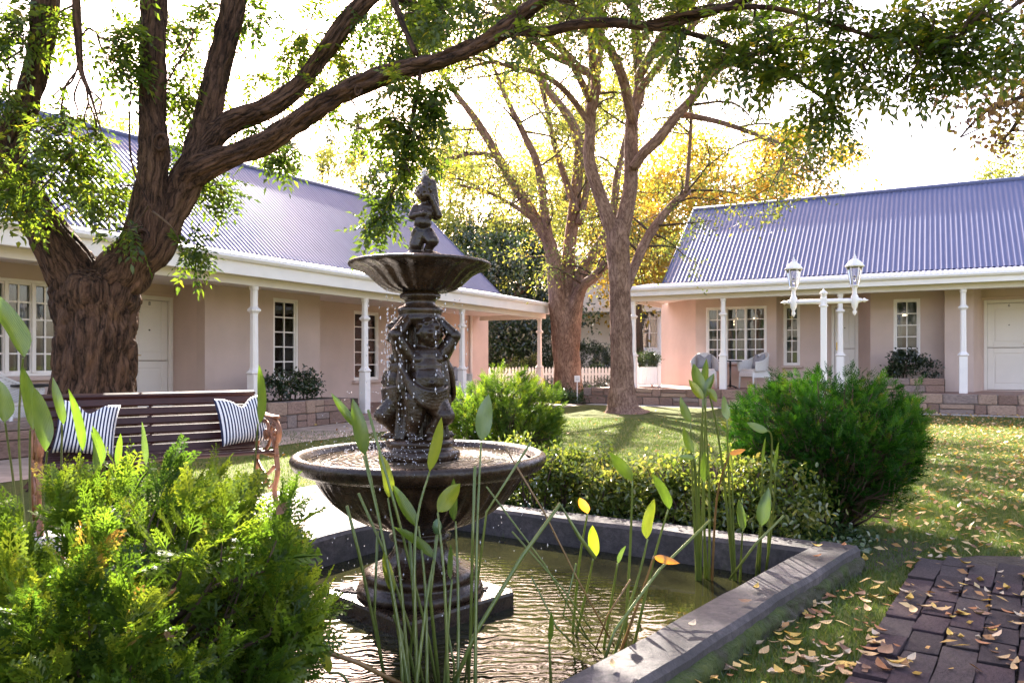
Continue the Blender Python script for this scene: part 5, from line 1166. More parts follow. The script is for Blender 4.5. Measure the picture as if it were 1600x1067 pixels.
def pillow_mesh(name, w, h, t_, mat, notch=.06, uv=True):
    n = 18; V = []; UV = []
    for sgn in (1, -1):
        for j in range(n + 1):
            for i in range(n + 1):
                u, v_ = i / n * 2 - 1, j / n * 2 - 1
                e_ = (1 - u ** 4) * (1 - v_ ** 4); z = sgn * t_ / 2 * max(e_, 0) ** .55
                x_ = u * w / 2 * (1 - .07 * (1 - v_ ** 2)); y_ = v_ * h / 2 * (1 - .07 * (1 - u ** 2))
                if v_ > 0: y_ -= notch * math.exp(-(u / .33) ** 2) * v_ ** 2
                z += .008 * noise.noise(Vector((u * 2.2, v_ * 2.2, sgn * 3)))* (e_ > .02)
                V.append((x_, z, y_)); UV.append((u * .5 + .5, v_ * .5 + .5))
    m = (n + 1) ** 2; Fc = []
    for s_ in (0, 1):
        for j in range(n):
            for i in range(n):
                a = s_ * m + j * (n + 1) + i; Fc.append((a, a + 1, a + n + 2, a + n + 1) if not s_ else (a, a + n + 1, a + n + 2, a + 1))
    me = bpy.data.meshes.new(name); me.from_pydata(V, [], Fc); me.polygons.foreach_set('use_smooth', [True] * len(Fc))
    ul_ = me.uv_layers.new(name='UVMap')
    for lp in me.loops: ul_.data[lp.index].uv = UV[lp.vertex_index]
    bm = bmesh.new(); bm.from_mesh(me); bmesh.ops.remove_doubles(bm, verts=bm.verts, dist=.0004); bmesh.ops.recalc_face_normals(bm, faces=bm.faces); bm.to_mesh(me); bm.free()
    me.materials.append(mat); return me
pm = pillow_mesh('cushion', .37, .37, .15, M['stripe'], .08)
def on_bench(x_, y_, z): return bench.matrix_basis @ Vector((x_, y_, z))
bpy.context.view_layer.update()
o = link('striped_cushion', pm, None, None, on_bench(.27, .10, .615), (R(-20), R(8), bang + R(-6))); tag(o, 'navy and white striped cushion leaning at the bench end nearer the lily leaves', 'cushion', 'striped cushions on the bench')
o = link('striped_cushion', pm, None, None, on_bench(BL - .12, .11, .625), (R(-20), R(-4), bang + R(4))); tag(o, 'navy and white striped cushion leaning at the bench end next to the fountain', 'cushion', 'striped cushions on the bench')

# ------------------------------------------------------------------ verandah furniture
def chair_parts():
    root = empty('wicker_chair')
    mb = MB(); seat = []
    mb.box((0, -.02, .40), (.54, .50, .07), ch=.02); mb.box((0, -.275, .345), (.5, .02, .10), ch=.008); mb.box((-.255, -.02, .33), (.02, .46, .12), ch=.008); mb.box((.255, -.02, .33), (.02, .46, .12), ch=.008)
    mb.build('seat', M['wicker'], root)
    sh = MB(); vs_ = []; n = 28; rows = 6
    for i in range(n + 1):
        a = math.pi * (i / n) ; s_ = math.sin(a) ** .8
        x_ = -.31 * math.cos(a); y_ = -.26 + .55 * s_; topz = .63 + .24 * s_ ** 2
        for j in range(rows + 1):
            f = j / rows; fl_ = 1 + .10 * f
            for th in (0, .03): vs_.append((x_ * fl_ * (1 + th * .9), y_ * (1 + .06 * f) + (th if s_ > .5 else 0), .42 + (topz - .42) * f))
    k = 2 * (rows + 1); fs_ = []
    for i in range(n):
        for j in range(rows):
            for t_ in (0, 1):
                a = i * k + j * 2 + t_; fs_.append((a, a + k, a + k + 2, a + 2))
        a = i * k + rows * 2; fs_.append((a, a + k, a + k + 1, a + 1)); a = i * k; fs_.append((a, a + k, a + k + 1, a + 1))
    for a0 in (0, n * k): fs_ += [(a0 + j * 2, a0 + j * 2 + 1, a0 + j * 2 + 3, a0 + j * 2 + 2) for j in range(rows)]
    sh.add(vs_, fs_, True); sh.build('backrest', M['wicker'], root)
    rm = MB(); rm.tube([Vector((-.31 * math.cos(math.pi * i / n) * 1.1, (-.26 + .55 * math.sin(math.pi * i / n) ** .8) * 1.06 + .01, .635 + .24 * math.sin(math.pi * i / n) ** 1.6)) for i in range(n + 1)], .022, 8); rm.build('arm_rail', M['wicker'], root)
    for sx in (-1, 1):
        for sy in (-1, 1):
            MB().tube([(sx * .25, -.02 + sy * .235, .38), (sx * .265, -.02 + sy * .25, 0)], [.024, .018], 8).build('leg', M['wicker'], root)
    cm = MB(); cm.box((0, -.03, .455), (.47, .45, .05), ch=.02); cm.build('seat_pad', M['white'], root)
    return root
def put_chair(root, h, px, w, rz, label):
    x_ = h.x(px, w); root.location = h.loc(x_, w, h.floor); root.rotation_euler = (0, 0, h.ang + rz); tag(root, label, 'chair', 'white wicker verandah chairs'); return root
ch0 = chair_parts()
put_chair(ch0, RH, 1101, .75, R(18), 'white wicker chair with grey cushion at the free end of the right verandah')
ch1 = copy_tree(ch0); put_chair(ch1, RH, 1180, .8, R(-40), 'white wicker chair with grey cushion turned towards the black table on the right verandah')
ch2 = copy_tree(ch0); put_chair(ch2, LH, 8, .75, R(25), 'white wicker chair on the left verandah beside the forked trunk')
ch3 = copy_tree(ch0); put_chair(ch3, LH, 712, 1.1, R(-10), 'white wicker chair with grey cushion on the left verandah behind the fountain figure')
gp = pillow_mesh('cushion', .38, .38, .14, M['grey_cloth'], .09)
for chs, lab in ((ch0, 'grey cushion on the wicker chair at the free end of the right verandah'), (ch1, 'grey cushion on the wicker chair turned towards the black table'), (ch3, 'grey cushion on the wicker chair behind the fountain figure')):
    m = Matrix.Translation(chs.location) @ Matrix.Rotation(chs.rotation_euler.z, 4, 'Z')
    tag(link('grey_cushion', gp, None, None, m @ Vector((0, .10, .665)), (R(-16), 0, chs.rotation_euler.z)), lab, 'cushion', 'grey chair cushions')
def side_table(h, px, w, label):
    e = empty('side_table', h.loc(h.x(px, w), w, h.floor), 0, label, 'table')
    MB().lathe([(0, .66), (.28, .66), (.285, .675), (.28, .69), (0, .69)], 28).build('table_top', M['black'], e); MB().tube([(0, 0, .03), (0, 0, .3), (0, 0, .66)], [.028, .02, .028], 10).build('pedestal', M['black'], e)
    for k in range(4):
        a = k * 1.571 + .4; MB().tube([(0, 0, .08), (math.cos(a) * .12, math.sin(a) * .12, .05), (math.cos(a) * .22, math.sin(a) * .22, .012)], .014, 6).build('foot', M['black'], e)
side_table(RH, 1141, .6, 'small black pedestal table between the two wicker chairs')
side_table(LH, 55, .9, 'small black pedestal table beside the forked trunk on the left verandah')

# ------------------------------------------------------------------ double lantern post
lp_loc = P(1287, 563, 11.0).xy.to_3d(); lamp = empty('lantern_post', lp_loc, R(-24), 'white garden post with a crossbar carrying two lanterns behind the heart-shaped juniper', 'street lamp')
MB().box((0, 0, 1.0), (.085, .085, 2.0), ch=.01).build('post', M['white'], lamp)
pt = MB(); zc = H + (HY - 471) * 11 / F; pt.lathe([(.042, 1.86), (.062, 1.87), (.062, 1.885), (.045, 1.90), (.04, zc + .1), (.055, zc + .11), (.05, zc + .13), (.012, zc + .16), (0, zc + .2)], 16); pt.build('finial', M['white'], lamp)
cbm = MB(); cbm.tube([(-.47, 0, zc), (.47, 0, zc)], .036, 10)
for s in (-1, 1):
    cbm.lathe([(0, 0), (.03, 0), (.03, .02), (.014, .035), (.035, .06), (.014, .085), (0, .12)], 10); vv = cbm.v[-70:]; cbm.v[-70:] = [(s * (.47 + z), y, zc + x) for x, y, z in vv]
cbm.build('crossbar', M['white'], lamp)
for s in (-1, 1):
    x_ = s * .405; sp = MB(); sp.lathe([(0, zc - .22), (.012, zc - .2), (.03, zc - .16), (.012, zc - .13), (.035, zc - .09), (.05, zc - .03), (.05, zc + .05), (.03, zc + .10), (.028, zc + .16), (.045, zc + .2), (.055, zc + .215)], 14, (x_, 0, 0))
    lo = sp.build('lantern', M['white'], lamp); z0 = zc + .21
    gl = MB(); n = 6; gl.lathe([(.052, z0), (.098, z0 + .26), (0, z0 + .262)], 6, (x_, 0, 0), smooth=False); gl.build('lantern_glass', M['frost'], lo)
    fr_ = MB()
    for k in range(6):
        a = math.pi / 3 * k; fr_.tube([(x_ + .055 * math.cos(a), .055 * math.sin(a), z0), (x_ + .102 * math.cos(a), .102 * math.sin(a), z0 + .265)], .008, 5)
    fr_.lathe([(.06, z0 - .012), (.066, z0), (.06, z0 + .012)], 6, (x_, 0, 0)); fr_.build('lantern_frame', M['white'], lo)
    cp = MB(); cp.lathe([(.09, z0 + .26), (.128, z0 + .262), (.132, z0 + .275), (.11, z0 + .30), (.075, z0 + .345), (.035, z0 + .375), (.02, z0 + .385), (.028, z0 + .40), (.012, z0 + .42), (.006, z0 + .46), (0, z0 + .50)], 12, (x_, 0, 0)); cp.build('lantern_cap', M['white'], lo)
    bb = MB(); bb.ell((x_, 0, z0 + .1), (.022, .022, .045)); bb.build('bulb', M['frost'], lo)

# ------------------------------------------------------------------ planter box, sign, stakes, fence
pb_ = empty('planter_box', RH.loc(RH.x(1007, .9), .9, RH.floor), R(8), 'white square wooden planter box with ball finials on the right verandah end', 'planter')
MB().box((0, 0, .29), (.58, .58, .46), ch=.01).build('box_body', M['white'], pb_)
for sx in (-1, 1):
    for sy in (-1, 1):
        q = MB(); q.box((sx * .3, sy * .3, .28), (.08, .08, .56), ch=.008); q.ell((sx * .3, sy * .3, .60), .045); q.build('corner_post', M['white'], pb_)
for k in range(5): MB().box((-.208 + .104 * k, -.292, .29), (.096, .012, .44), ch=.004).build('board', M['white'], pb_)
shrub('planter_bush', 'dark rounded bush growing in the white planter box', RH.loc(RH.x(1007, .9), .9, 0).xy, .34, .34, .42, 2200, .06, M['leafD'], 70, 'shrub', 0, .5, 4, RH.floor + .5)
sg = empty('garden_sign', P(902, 563, 19.6).xy.to_3d(), 0, 'small white lettered sign on a thin stake at the foot of the many-limbed tree', 'sign')
zs_ = H + (HY - 593) * 19.6 / F
MB().box((0, .012, zs_ / 2 - .02), (.02, .012, zs_ + .05)).build('stake', M['white'], sg); MB().box((0, 0, zs_ + .02), (.145, .012, .16), ch=.003).build('board', M['white'], sg)
for k in range(3): MB().box((0, -.008, zs_ + .055 - .036 * k), (.10 - .02 * (k % 2), .003, .012)).build('lettering', M['grey_cloth'], sg)
for px, pyt, pyb, lab in ((867, 722, 786, 'black garden stake at the basin end of the low hedge'), (999, 742, 812, 'black garden stake in the middle of the low hedge')):
    g_ = G(px, pyb); zt = H + (HY - pyt) * g_.y / F
    st = MB(); st.tube([(0, 0, -.02), (0, 0, zt - .05)], .011, 8); st.lathe([(.011, zt - .06), (.017, zt - .05), (.017, zt - .01), (.012, zt), (0, zt)], 10)
    tag(st.build('garden_stake', M['black'], None, g_), lab, 'stake')
fe = empty('picket_fence', P(765, 563, 27).xy.to_3d(), 0, 'white picket fence running between the two cottages', 'fence')
pk = MB(); pk.prism([(-.04, -.01), (.04, -.01), (.04, .01), (-.04, .01)], 0, .80); pk.v += []; 
pk = MB(); pk.add([(-.042, -.01, 0), (.042, -.01, 0), (.042, -.01, .80), (0, -.01, .88), (-.042, -.01, .80), (-.042, .01, 0), (.042, .01, 0), (.042, .01, .80), (0, .01, .88), (-.042, .01, .80)], [(0, 1, 2, 3, 4), (9, 8, 7, 6, 5), (0, 5, 6, 1), (1, 6, 7, 2), (2, 7, 8, 3), (3, 8, 9, 4), (4, 9, 5, 0)])
pkm = pk.mesh('picket'); pkm.materials.append(M['white'])
for k in range(54): link('picket', pkm, None, fe, (k * .117, 0, 0))
for z in (.25, .62): MB().box((3.1, .025, z), (6.4, .03, .07)).build('rail', M['white'], fe)

# ------------------------------------------------------------------ white balcony house beyond
wh = empty('white_house', P(985, 563, 33).xy.to_3d(), R(-8), 'white two-storey house with balcony and bay window between the cottages', 'house')
MB().box((-2.6, 1.5, 1.6), (5.0, .2, 3.2)).build('wall', M['white_house'], wh); MB().box((1.7, .6, 1.6), (3.2, .2, 3.2)).build('wall', M['white_house'], wh)
MB().box((-1.6, 1.3, 3.3), (6.6, 3.4, .28), ch=.02).build('balcony_slab', M['white_house'], wh)
MB().box((0, 4.2, 4.4), (8, .2, 2.2)).build('upper_wall', M['white_house'], wh)
for x_ in (-2.35, -.05): MB().box((x_, -.2, 1.6), (.16, .16, 3.2), ch=.01).build('column', M['white'], wh)
MB().box((-1.6, -.3, 4.28), (6.6, .06, .07)).build('balcony_rail', M['white'], wh)
bal = MB().box((0, 0, 0), (.05, .04, .84)).mesh('baluster'); bal.materials.append(M['white'])
for k in range(26): link('baluster', bal, None, wh, (-4.6 + k * .25, -.3, 3.85))
_, an, org, dr = wall_panel(wh, (-2.4, 1.33), (-.1, 1.33), 0, 3.15, [(.7, 1.5, .9, 1.75)], M['white_house'], .1)
window(wh, org, an, dr, .7, 1.5, .9, 1.75, 2, 1, 1, False, M['white'], False)
# bay window
zt, zb2 = H + (HY - 470) * 33 / F, H + (HY - 549) * 33 / F
bay = [(-.10, .5), (.35, .05), (1.25, .05), (1.7, .5)]
for (a, b), nc in zip(zip(bay[:-1], bay[1:]), (1, 2, 1)):
    L_ = (Vector(b) - Vector(a)).length
    _, an, org, dr = wall_panel(wh, a, b, .9, zt + .5, [(.05, L_ - .05, zb2 + .1, zt - .08)], M['white_house'], .08)
    window(wh, org, an, dr, .05, L_ - .05, zb2 + .1, zt - .08, nc, 2 if nc == 1 else 1, 3, False, M['white'], True)
MB().prism([(-.2, .6), (.32, -.03), (1.28, -.03), (1.8, .6)], zt + .5, zt + .58).build('bay_roof', M['white'], wh)
rf = MB(); rf.add([(-4.6, 3.4, 5.4), (4.2, 3.4, 5.4), (4.2, 7, 6.6), (-4.6, 7, 6.6), (-4.6, 11, 5.4), (4.2, 11, 5.4)], [(0, 1, 2, 3), (3, 2, 5, 4), (0, 3, 4), (1, 5, 2)]); rf.build('roof', M['roof'], wh)
# far hills
hb = MB(); pts = []
for i in range(60):
    x_ = -900 + i * 31; z = 40 + 35 * noise.noise(Vector((i * .17, 3, 0))) + 14 * noise.noise(Vector((i * .5, 1, 0))); pts += [(x_, 900, -2), (x_, 930, max(z, 6)), (x_, 1100, -2)]
hb.add(pts, [(3 * i + k, 3 * i + 3 + k, 3 * i + 4 + k, 3 * i + 1 + k) for i in range(59) for k in (0, 1)], True)
tag(hb.build('hills', M['lawn']), 'distant low hills', kind='structure')
# ------------------------------------------------------------------ pond plants
def plantmat(name, a, b, trans=.5):
    t = NT(name); v = t.coord('Object'); sp = t.new('ShaderNodeSeparateXYZ'); t.l(v, sp.inputs[0])
    wv = t.new('ShaderNodeTexWave', bands_direction='X'); wv.inputs['Scale'].default_value = 70; wv.inputs['Distortion'].default_value = 1.2; t.l(v, wv.inputs['Vector'])
    n1 = t.noise(t.coord('Object', (18, 18, 5)), 2, 4); n2 = t.noise(t.coord('Object', (9, 9, 6)), 3, 5, .7)
    c = t.ramp(n1, [(.3, a), (.7, b)]); c = t.mix(t.ramp(wv.outputs[0], [(0, 0.0), (1, .28)]), c, tuple(x * .55 for x in a))
    c = t.mix(t.ramp(n2, [(.66, 0.0), (.76, .8)]), c, (.20, .12, .03))
    t.n.remove(t.b); d = t.new('ShaderNodeBsdfDiffuse'); tr = t.new('ShaderNodeBsdfTranslucent'); g = t.new('ShaderNodeBsdfGlossy'); g.inputs['Roughness'].default_value = .3
    bp = t.bump(wv.outputs[0], .35, .003); t.l(bp, d.inputs['Normal']); t.l(bp, g.inputs['Normal'])
    t.l(c, d.inputs[0]); t.l(t.mix(1.0, c, (1.8, 1.7, .6), 'MULTIPLY'), tr.inputs[0])
    m1 = t.new('ShaderNodeMixShader'); m1.inputs[0].default_value = trans; t.l(d.outputs[0], m1.inputs[1]); t.l(tr.outputs[0], m1.inputs[2])
    m2 = t.new('ShaderNodeMixShader'); m2.inputs[0].default_value = .06; t.l(m1.outputs[0], m2.inputs[1]); t.l(g.outputs[0], m2.inputs[2]); t.l(m2.outputs[0], t.out.inputs[0]); return t.m
M['pl'] = plantmat('pond_leaf_green', (.06, .115, .02), (.09, .15, .03)); M['py'] = plantmat('pond_leaf_lime', (.14, .20, .025), (.21, .25, .04)); M['po'] = plantmat('pond_leaf_orange', (.42, .16, .03), (.5, .26, .05))
M['pg'] = plantmat('pond_leaf_grey', (.085, .15, .06), (.12, .19, .08), .3); M['stem'] = plantmat('pond_stem', (.12, .17, .03), (.19, .22, .05), .25); M['stemb'] = plantmat('pond_stem_brown', (.20, .11, .04), (.28, .17, .06), .2)
WZ = -.05
def lance(L, w, face, cup=.3, bend=.12):
    cup = random.uniform(.15, .75); bend = random.uniform(-.05, .28); tws = random.uniform(-.5, .5); wob = random.uniform(0, 6)
    """lance-shaped leaf, base at origin, along +Z; face = yaw of its flat side"""
    mb = MB(); n = 12; vs_ = []
    prof = [0, .5, .82, .96, 1.0, 1.0, .97, .92, .84, .72, .54, .30, 0]
    for i in range(n + 1):
        f = i / n; hw = w / 2 * prof[i]; y = -bend * L * f * f
        for u in (-1, -.5, 0, .5, 1):
            yy = cup * hw * abs(u) ** 1.5 + .10 * hw * u * math.sin(f * 9 + wob); ta = tws * f; vs_.append((u * hw * math.cos(ta) - yy * math.sin(ta) + .04 * L * math.sin(f * 2.5 + wob), y + u * hw * math.sin(ta) + yy * math.cos(ta), f * L))
    mb.add(vs_, [(i * 5 + k, i * 5 + k + 1, (i + 1) * 5 + k + 1, (i + 1) * 5 + k) for i in range(n) for k in range(4)], True)
    return mb
def plant(label, group, tip, base, wpx, stem, d, mat='pl', sd_=None, yaw=None, leaf_d=None, stem_mat='stem', cat='plant', sr=.0055):
    """tip/base of the blade and stem waypoints in pixels, d depth of blade; the last stem waypoint is dropped to the water"""
    if group and not label.startswith('dying'):
        label = ('broad ' if wpx >= 21 else 'slim ' if wpx <= 12 else '') + {'pl': 'green ', 'py': 'lime-green ', 'pg': 'grey-green ', 'po': 'yellow-orange '}[mat] + label
    sd_ = sd_ or d; bt_ = P(base[0], base[1], d); tp = P(tip[0], tip[1], d); dv_ = tp - bt_
    yaw_ = yaw if yaw is not None else random.uniform(-.5, .5); tiltd = random.uniform(-.12, .12) * dv_.length; tp = tp + Vector((0, tiltd, 0)); dv_ = tp - bt_
    ft_ = G(stem[-1][0], stem[-1][1], WZ) if stem[-1][1] > 800 else P(stem[-1][0], stem[-1][1], d)
    e = empty('pond_plant', Vector((ft_.x, ft_.y, WZ)), 0, label, cat, group); of = -Vector(e.location)
    mids = [P(x_, y_, d + (ft_.y - d) * (i + 1) / len(stem)) for i, (x_, y_) in enumerate(stem[:-1])]
    pts = [bt_] + mids
    if not mids: pts.append(bt_.lerp(ft_, .5) + Vector((random.uniform(-.02, .02), 0, 0)))
    pts.append(Vector((ft_.x, ft_.y, WZ - .06)))
    sm = smooth_path([np.array(p_) for p_ in pts], 5); mb = MB(); mb.tube([Vector(s_) for s_ in sm], list(np.linspace(sr * .6, sr * 1.25, len(sm))), 7)
    o = mb.build('stem', M[stem_mat], e); o.location = of
    lf = lance(dv_.length, wpx * .92 / F * d / max(.75, math.cos(yaw_)), 0).mesh('leaf'); lf.materials.append(M[mat])
    o = link('leaf', lf, None, e); z = dv_.normalized(); fr_ = Vector((math.sin(yaw_), -math.cos(yaw_), 0)); x_ = (-fr_).cross(z); x_ = x_.normalized() if x_.length > .1 else Vector((1, 0, 0)); y_ = z.cross(x_)
    o.matrix_local = Matrix.Translation(bt_ + of) @ Matrix((x_, y_, z)).transposed().to_4x4()
    return e
gC = 'lance-leaved plants in front of the fountain'; lC = 'lance-leaved pond plant rising in front of the fountain basin'
for a in [((553, 622), (568, 712), 24, [(600, 850), (652, 1120)], 2.75, 'pl'), ((593, 703), (606, 778), 21, [(625, 900), (645, 1110)], 2.7, 'py'), ((612, 756), (654, 822), 21, [(665, 930), (668, 1120)], 2.7, 'pl'),
          ((688, 650), (671, 737), 18, [(648, 850), (655, 1120)], 2.75, 'py'), ((765, 616), (752, 688), 28, [(745, 850), (742, 1110)], 2.8, 'pg'), ((722, 756), (684, 800), 26, [(695, 920), (702, 1120)], 2.6, 'py'),
          ((618, 820), (678, 872), 18, [(665, 950), (640, 1130)], 2.65, 'pl'), ((603, 860), (612, 928), 17, [(625, 1000), (632, 1120)], 2.6, 'py'), ((707, 744), (712, 814), 15, [(716, 940), (715, 1110)], 2.75, 'pl'),
          ((505, 1000), (514, 1052), 17, [(540, 1060), (580, 1120)], 2.5, 'py'), ((516, 615), (562, 668), 14, [(600, 850), (648, 1120)], 2.8, 'pl'), ((860, 950), (858, 1005), 9, [(860, 1050), (862, 1090)], 2.6, 'pl'), ((700, 850), (706, 905), 9, [(700, 980), (690, 1120)], 2.6, 'pl')]:
    plant(lC, gC, a[0], a[1], a[2], a[3], a[4], a[5])
gM = 'lance-leaved plants in the middle of the pond'; lM = 'lance-leaved plant in dark water between the fountain plate and the reeds'
for a in [((953, 702), (988, 751), 21, [(985, 850), (975, 1010)], 3.0, 'pl'), ((1025, 735), (1044, 796), 17, [(1020, 880), (985, 1010)], 3.05, 'pl'), ((1018, 778), (1012, 842), 19, [(995, 910), (950, 1030)], 2.95, 'py'),
          ((931, 818), (927, 872), 18, [(915, 930), (895, 990)], 3.1, 'py'), ((906, 777), (918, 802), 14, [(905, 880), (893, 985)], 3.1, 'po'), ((975, 848), (965, 880), 8, [(955, 940), (940, 1010)], 3.0, 'pg')]:
    plant(lM, gM, a[0], a[1], a[2], a[3], a[4], a[5])
gR = 'reed-like clump of lance-leaved plants by the pond corner'; lR = 'lance-leaved plant in the tall clump at the pond corner by the juniper'
for a in [((1097, 702), (1100, 754), 15, [(1096, 830), (1094, 905)], 3.85, 'pl'), ((1066, 668), (1083, 708), 15, [(1088, 800), (1088, 905)], 3.85, 'pl'), ((1065, 618), (1079, 660), 17, [(1083, 780), (1090, 905)], 3.9, 'pl'),
          ((1086, 567), (1100, 616), 18, [(1092, 760), (1096, 902)], 3.85, 'pl'), ((1117, 583), (1103, 622), 15, [(1100, 760), (1102, 902)], 3.85, 'pl'), ((1078, 592), (1098, 624), 14, [(1098, 770), (1106, 902)], 3.8, 'py'), ((1102, 560), (1100, 618), 13, [(1108, 760), (1108, 905)], 3.9, 'pl'), ((1120, 628), (1106, 608), 13, [(1125, 700), (1148, 905)], 3.8, 'py'),
          ((1131, 618), (1136, 656), 15, [(1140, 780), (1147, 905)], 3.85, 'pg'), ((1165, 660), (1200, 673), 13, [(1206, 690), (1203, 780), (1198, 895)], 3.75, 'pg'), ((1203, 762), (1191, 822), 21, [(1188, 860), (1186, 897)], 3.75, 'pl'),
          ((1155, 780), (1160, 830), 14, [(1158, 870), (1156, 905)], 3.8, 'pl'), ((1060, 712), (1086, 717), 9, [(1090, 800), (1092, 905)], 3.85, 'pg'), ((1210, 688), (1212, 740), 7, [(1206, 820), (1194, 897)], 3.75, 'pl'), ((1190, 680), (1191, 730), 6, [(1188, 820), (1180, 900)], 3.8, 'pl'), ((1142, 690), (1144, 740), 6, [(1146, 830), (1150, 905)], 3.85, 'py')]:
    plant(lR, gR, a[0], a[1], a[2], a[3], a[4], a[5], sr=.006)
plant('dying orange leaf on a brown stem bent over beside the reed clump', None, (1060, 878), (1022, 868), 13, [(1005, 920), (960, 1020)], 3.0, 'po', stem_mat='stemb')
plant('orange withered blade at the base of the reed clump', None, (1165, 702), (1140, 708), 9, [(1120, 780), (1112, 905)], 3.7, 'po', stem_mat='stemb')
gL = 'lance-leaved plants in front of the bench'; lL = 'lance-leaved pond plant rising in front of the bench'
for a in [((-22, 440), (36, 560), 38, [(30, 700), (45, 880)], 2.6, 'pl'), ((39, 572), (47, 672), 22, [(48, 800), (60, 900)], 2.7, 'pl'), ((58, 606), (74, 705), 32, [(68, 800), (90, 900)], 2.65, 'pl'), ((-8, 590), (8, 660), 28, [(22, 760), (40, 900)], 2.65, 'pl'),
          ((85, 588), (97, 664), 16, [(96, 780), (100, 900)], 2.75, 'pl'), ((119, 605), (125, 705), 15, [(128, 800), (130, 900)], 2.7, 'pl'), ((145, 672), (152, 745), 21, [(155, 840), (160, 900)], 2.7, 'pl'), ((149, 664), (163, 724), 14, [(168, 820), (170, 900)], 2.75, 'pl'),
          ((192, 675), (184, 730), 11, [(182, 820), (185, 900)], 2.75, 'pl'), ((223, 658), (231, 728), 12, [(230, 820), (225, 900)], 2.8, 'pg'), ((190, 718), (197, 785), 18, [(198, 850), (200, 900)], 2.65, 'py'), ((206, 733), (212, 778), 18, [(210, 850), (215, 900)], 2.7, 'pl'), ((412, 567), (403, 663), 15, [(395, 780), (390, 900)], 2.9, 'pl')]:
    plant(lL, gL, a[0], a[1], a[2], a[3], a[4], a[5], sd_=3.0)
def stalk(name, label, pts, r_, mat='stem', bud=None, group=None):
    P3 = [P(x_, y_, d_) for x_, y_, d_ in pts]; ft_ = P3[-1]; e = empty(name, Vector((ft_.x, ft_.y, WZ)), 0, label, 'plant', group); of = -Vector(e.location)
    mb = MB(); mb.tube(P3, [r_] * len(P3), 7); o = mb.build('stem', M[mat], e); o.location = of
    if bud:
        bm_ = MB(); c = P3[0]; bm_.lathe([(0, -.028), (.012, -.02), (.017, 0), (.013, .018), (0, .03)], 12, c + Vector((0, 0, .02))); o = bm_.build('bud', M['pg'], e); o.location = of
stalk('pond_stalk', 'snapped pond stalk bent like a knee right of the fountain foot', [(930, 872, 2.75), (905, 838, 2.75), (875, 787, 2.75), (815, 870, 2.7), (745, 985, 2.6), (700, 1090, 2.55)], .0075)
stalk('pond_stalk', 'stalk topped with a pale closed bud before the fountain', [(683, 832, 2.65), (672, 930, 2.65), (690, 1110, 2.6)], .006, bud=True)
stalk('pond_stalk', 'long stalk leaning from the reed clump over the pond corner', [(1225, 805, 3.7), (1180, 850, 3.7), (1140, 905, 3.75)], .006)
stalk('pond_stalk', 'slanting stalk crossing the water towards the low wall', [(1110, 812, 3.2), (1030, 890, 3.0), (960, 985, 2.85), (945, 1030, 2.8)], .006)
stalk('pond_stalk', 'brown fallen stalk lying over the water beside the lime juniper', [(470, 1003, 2.4), (560, 1035, 2.45), (640, 1075, 2.5)], .008, 'stemb')
for pts in ([(542, 790), (560, 860), (590, 1000), (610, 1115)], [(742, 728), (738, 860), (735, 1000), (730, 1110)], [(575, 640), (620, 800), (670, 1000), (690, 1120)], [(560, 770), (600, 860), (650, 1010), (670, 1110)], [(640, 840), (648, 960), (630, 1115)], [(615, 960), (640, 1020), (660, 1115)], [(700, 990), (710, 1040), (705, 1115)], [(590, 830), (585, 960), (610, 1115)], [(830, 690), (760, 800), (720, 1115)]):
    stalk('pond_stalk', 'bare green stalk among the leaves in front of the fountain', [(x_, y_, 2.68) for x_, y_ in pts], random.uniform(.004, .0065), 'stem', None, 'bare stalks in front of the fountain')
for pts in ([(790, 700), (850, 800), (900, 900), (960, 1010)], [(760, 760), (850, 880), (920, 1000)], [(830, 900), (870, 980), (900, 1010)], [(900, 880), (880, 960), (940, 1020)], [(985, 905), (950, 960), (930, 1015)], [(800, 830), (880, 920), (925, 985)]):
    stalk('rush_blade', 'thin dark rush blade arching over the water beside the fountain plate', [(x_, y_, 2.95) for x_, y_ in pts], .0035, 'stem' if random.random() < .6 else 'stemb', None, 'thin rush blades beside the fountain plate')
# floating leaf pads
# ------------------------------------------------------------------ fallen leaves
fl_me = []
for k in range(10):
    mb = MB(); L_, w = 1.0, random.uniform(.42, .62); n = 4; vs_ = []; prof = [.05, .72, 1.0, .7, .04]; cu = random.uniform(.1, .5); tw_ = random.uniform(-.35, .35)
    for i in range(n + 1):
        f = i / n; hw = w / 2 * prof[i]; cz = cu * (2 * f - 1) ** 2 * .7
        for u in (-1, 0, 1): vs_.append((f - .5, u * hw, cz + abs(u) * hw * cu * 1.3 + tw_ * u * hw * (f - .5)))
    mb.add(vs_, [(i * 3 + j, i * 3 + j + 1, (i + 1) * 3 + j + 1, (i + 1) * 3 + j) for i in range(n) for j in range(2)], True)
    me_ = mb.mesh('fallen_leaf'); me_.materials.append(M['litter'][k % 5]); fl_me.append(me_)
tone = ['tan', 'yellow', 'rust brown', 'pale buff', 'dark brown']
def on_pond(x_, y_, m=.0):
    q = Vector((x_, y_, 0)); s_ = 0; pts = [pN, pR, pF, pL]; ok = True
    for i in range(4):
        a, b = pts[i], pts[(i + 1) % 4]; d_ = (b - a).normalized(); n_ = Vector((-d_.y, d_.x, 0)); n_ = n_ if n_.dot(pond_c - a) > 0 else -n_
        if (q - a).dot(n_) < m: ok = False
    return ok
cnt = 0; tries = 0
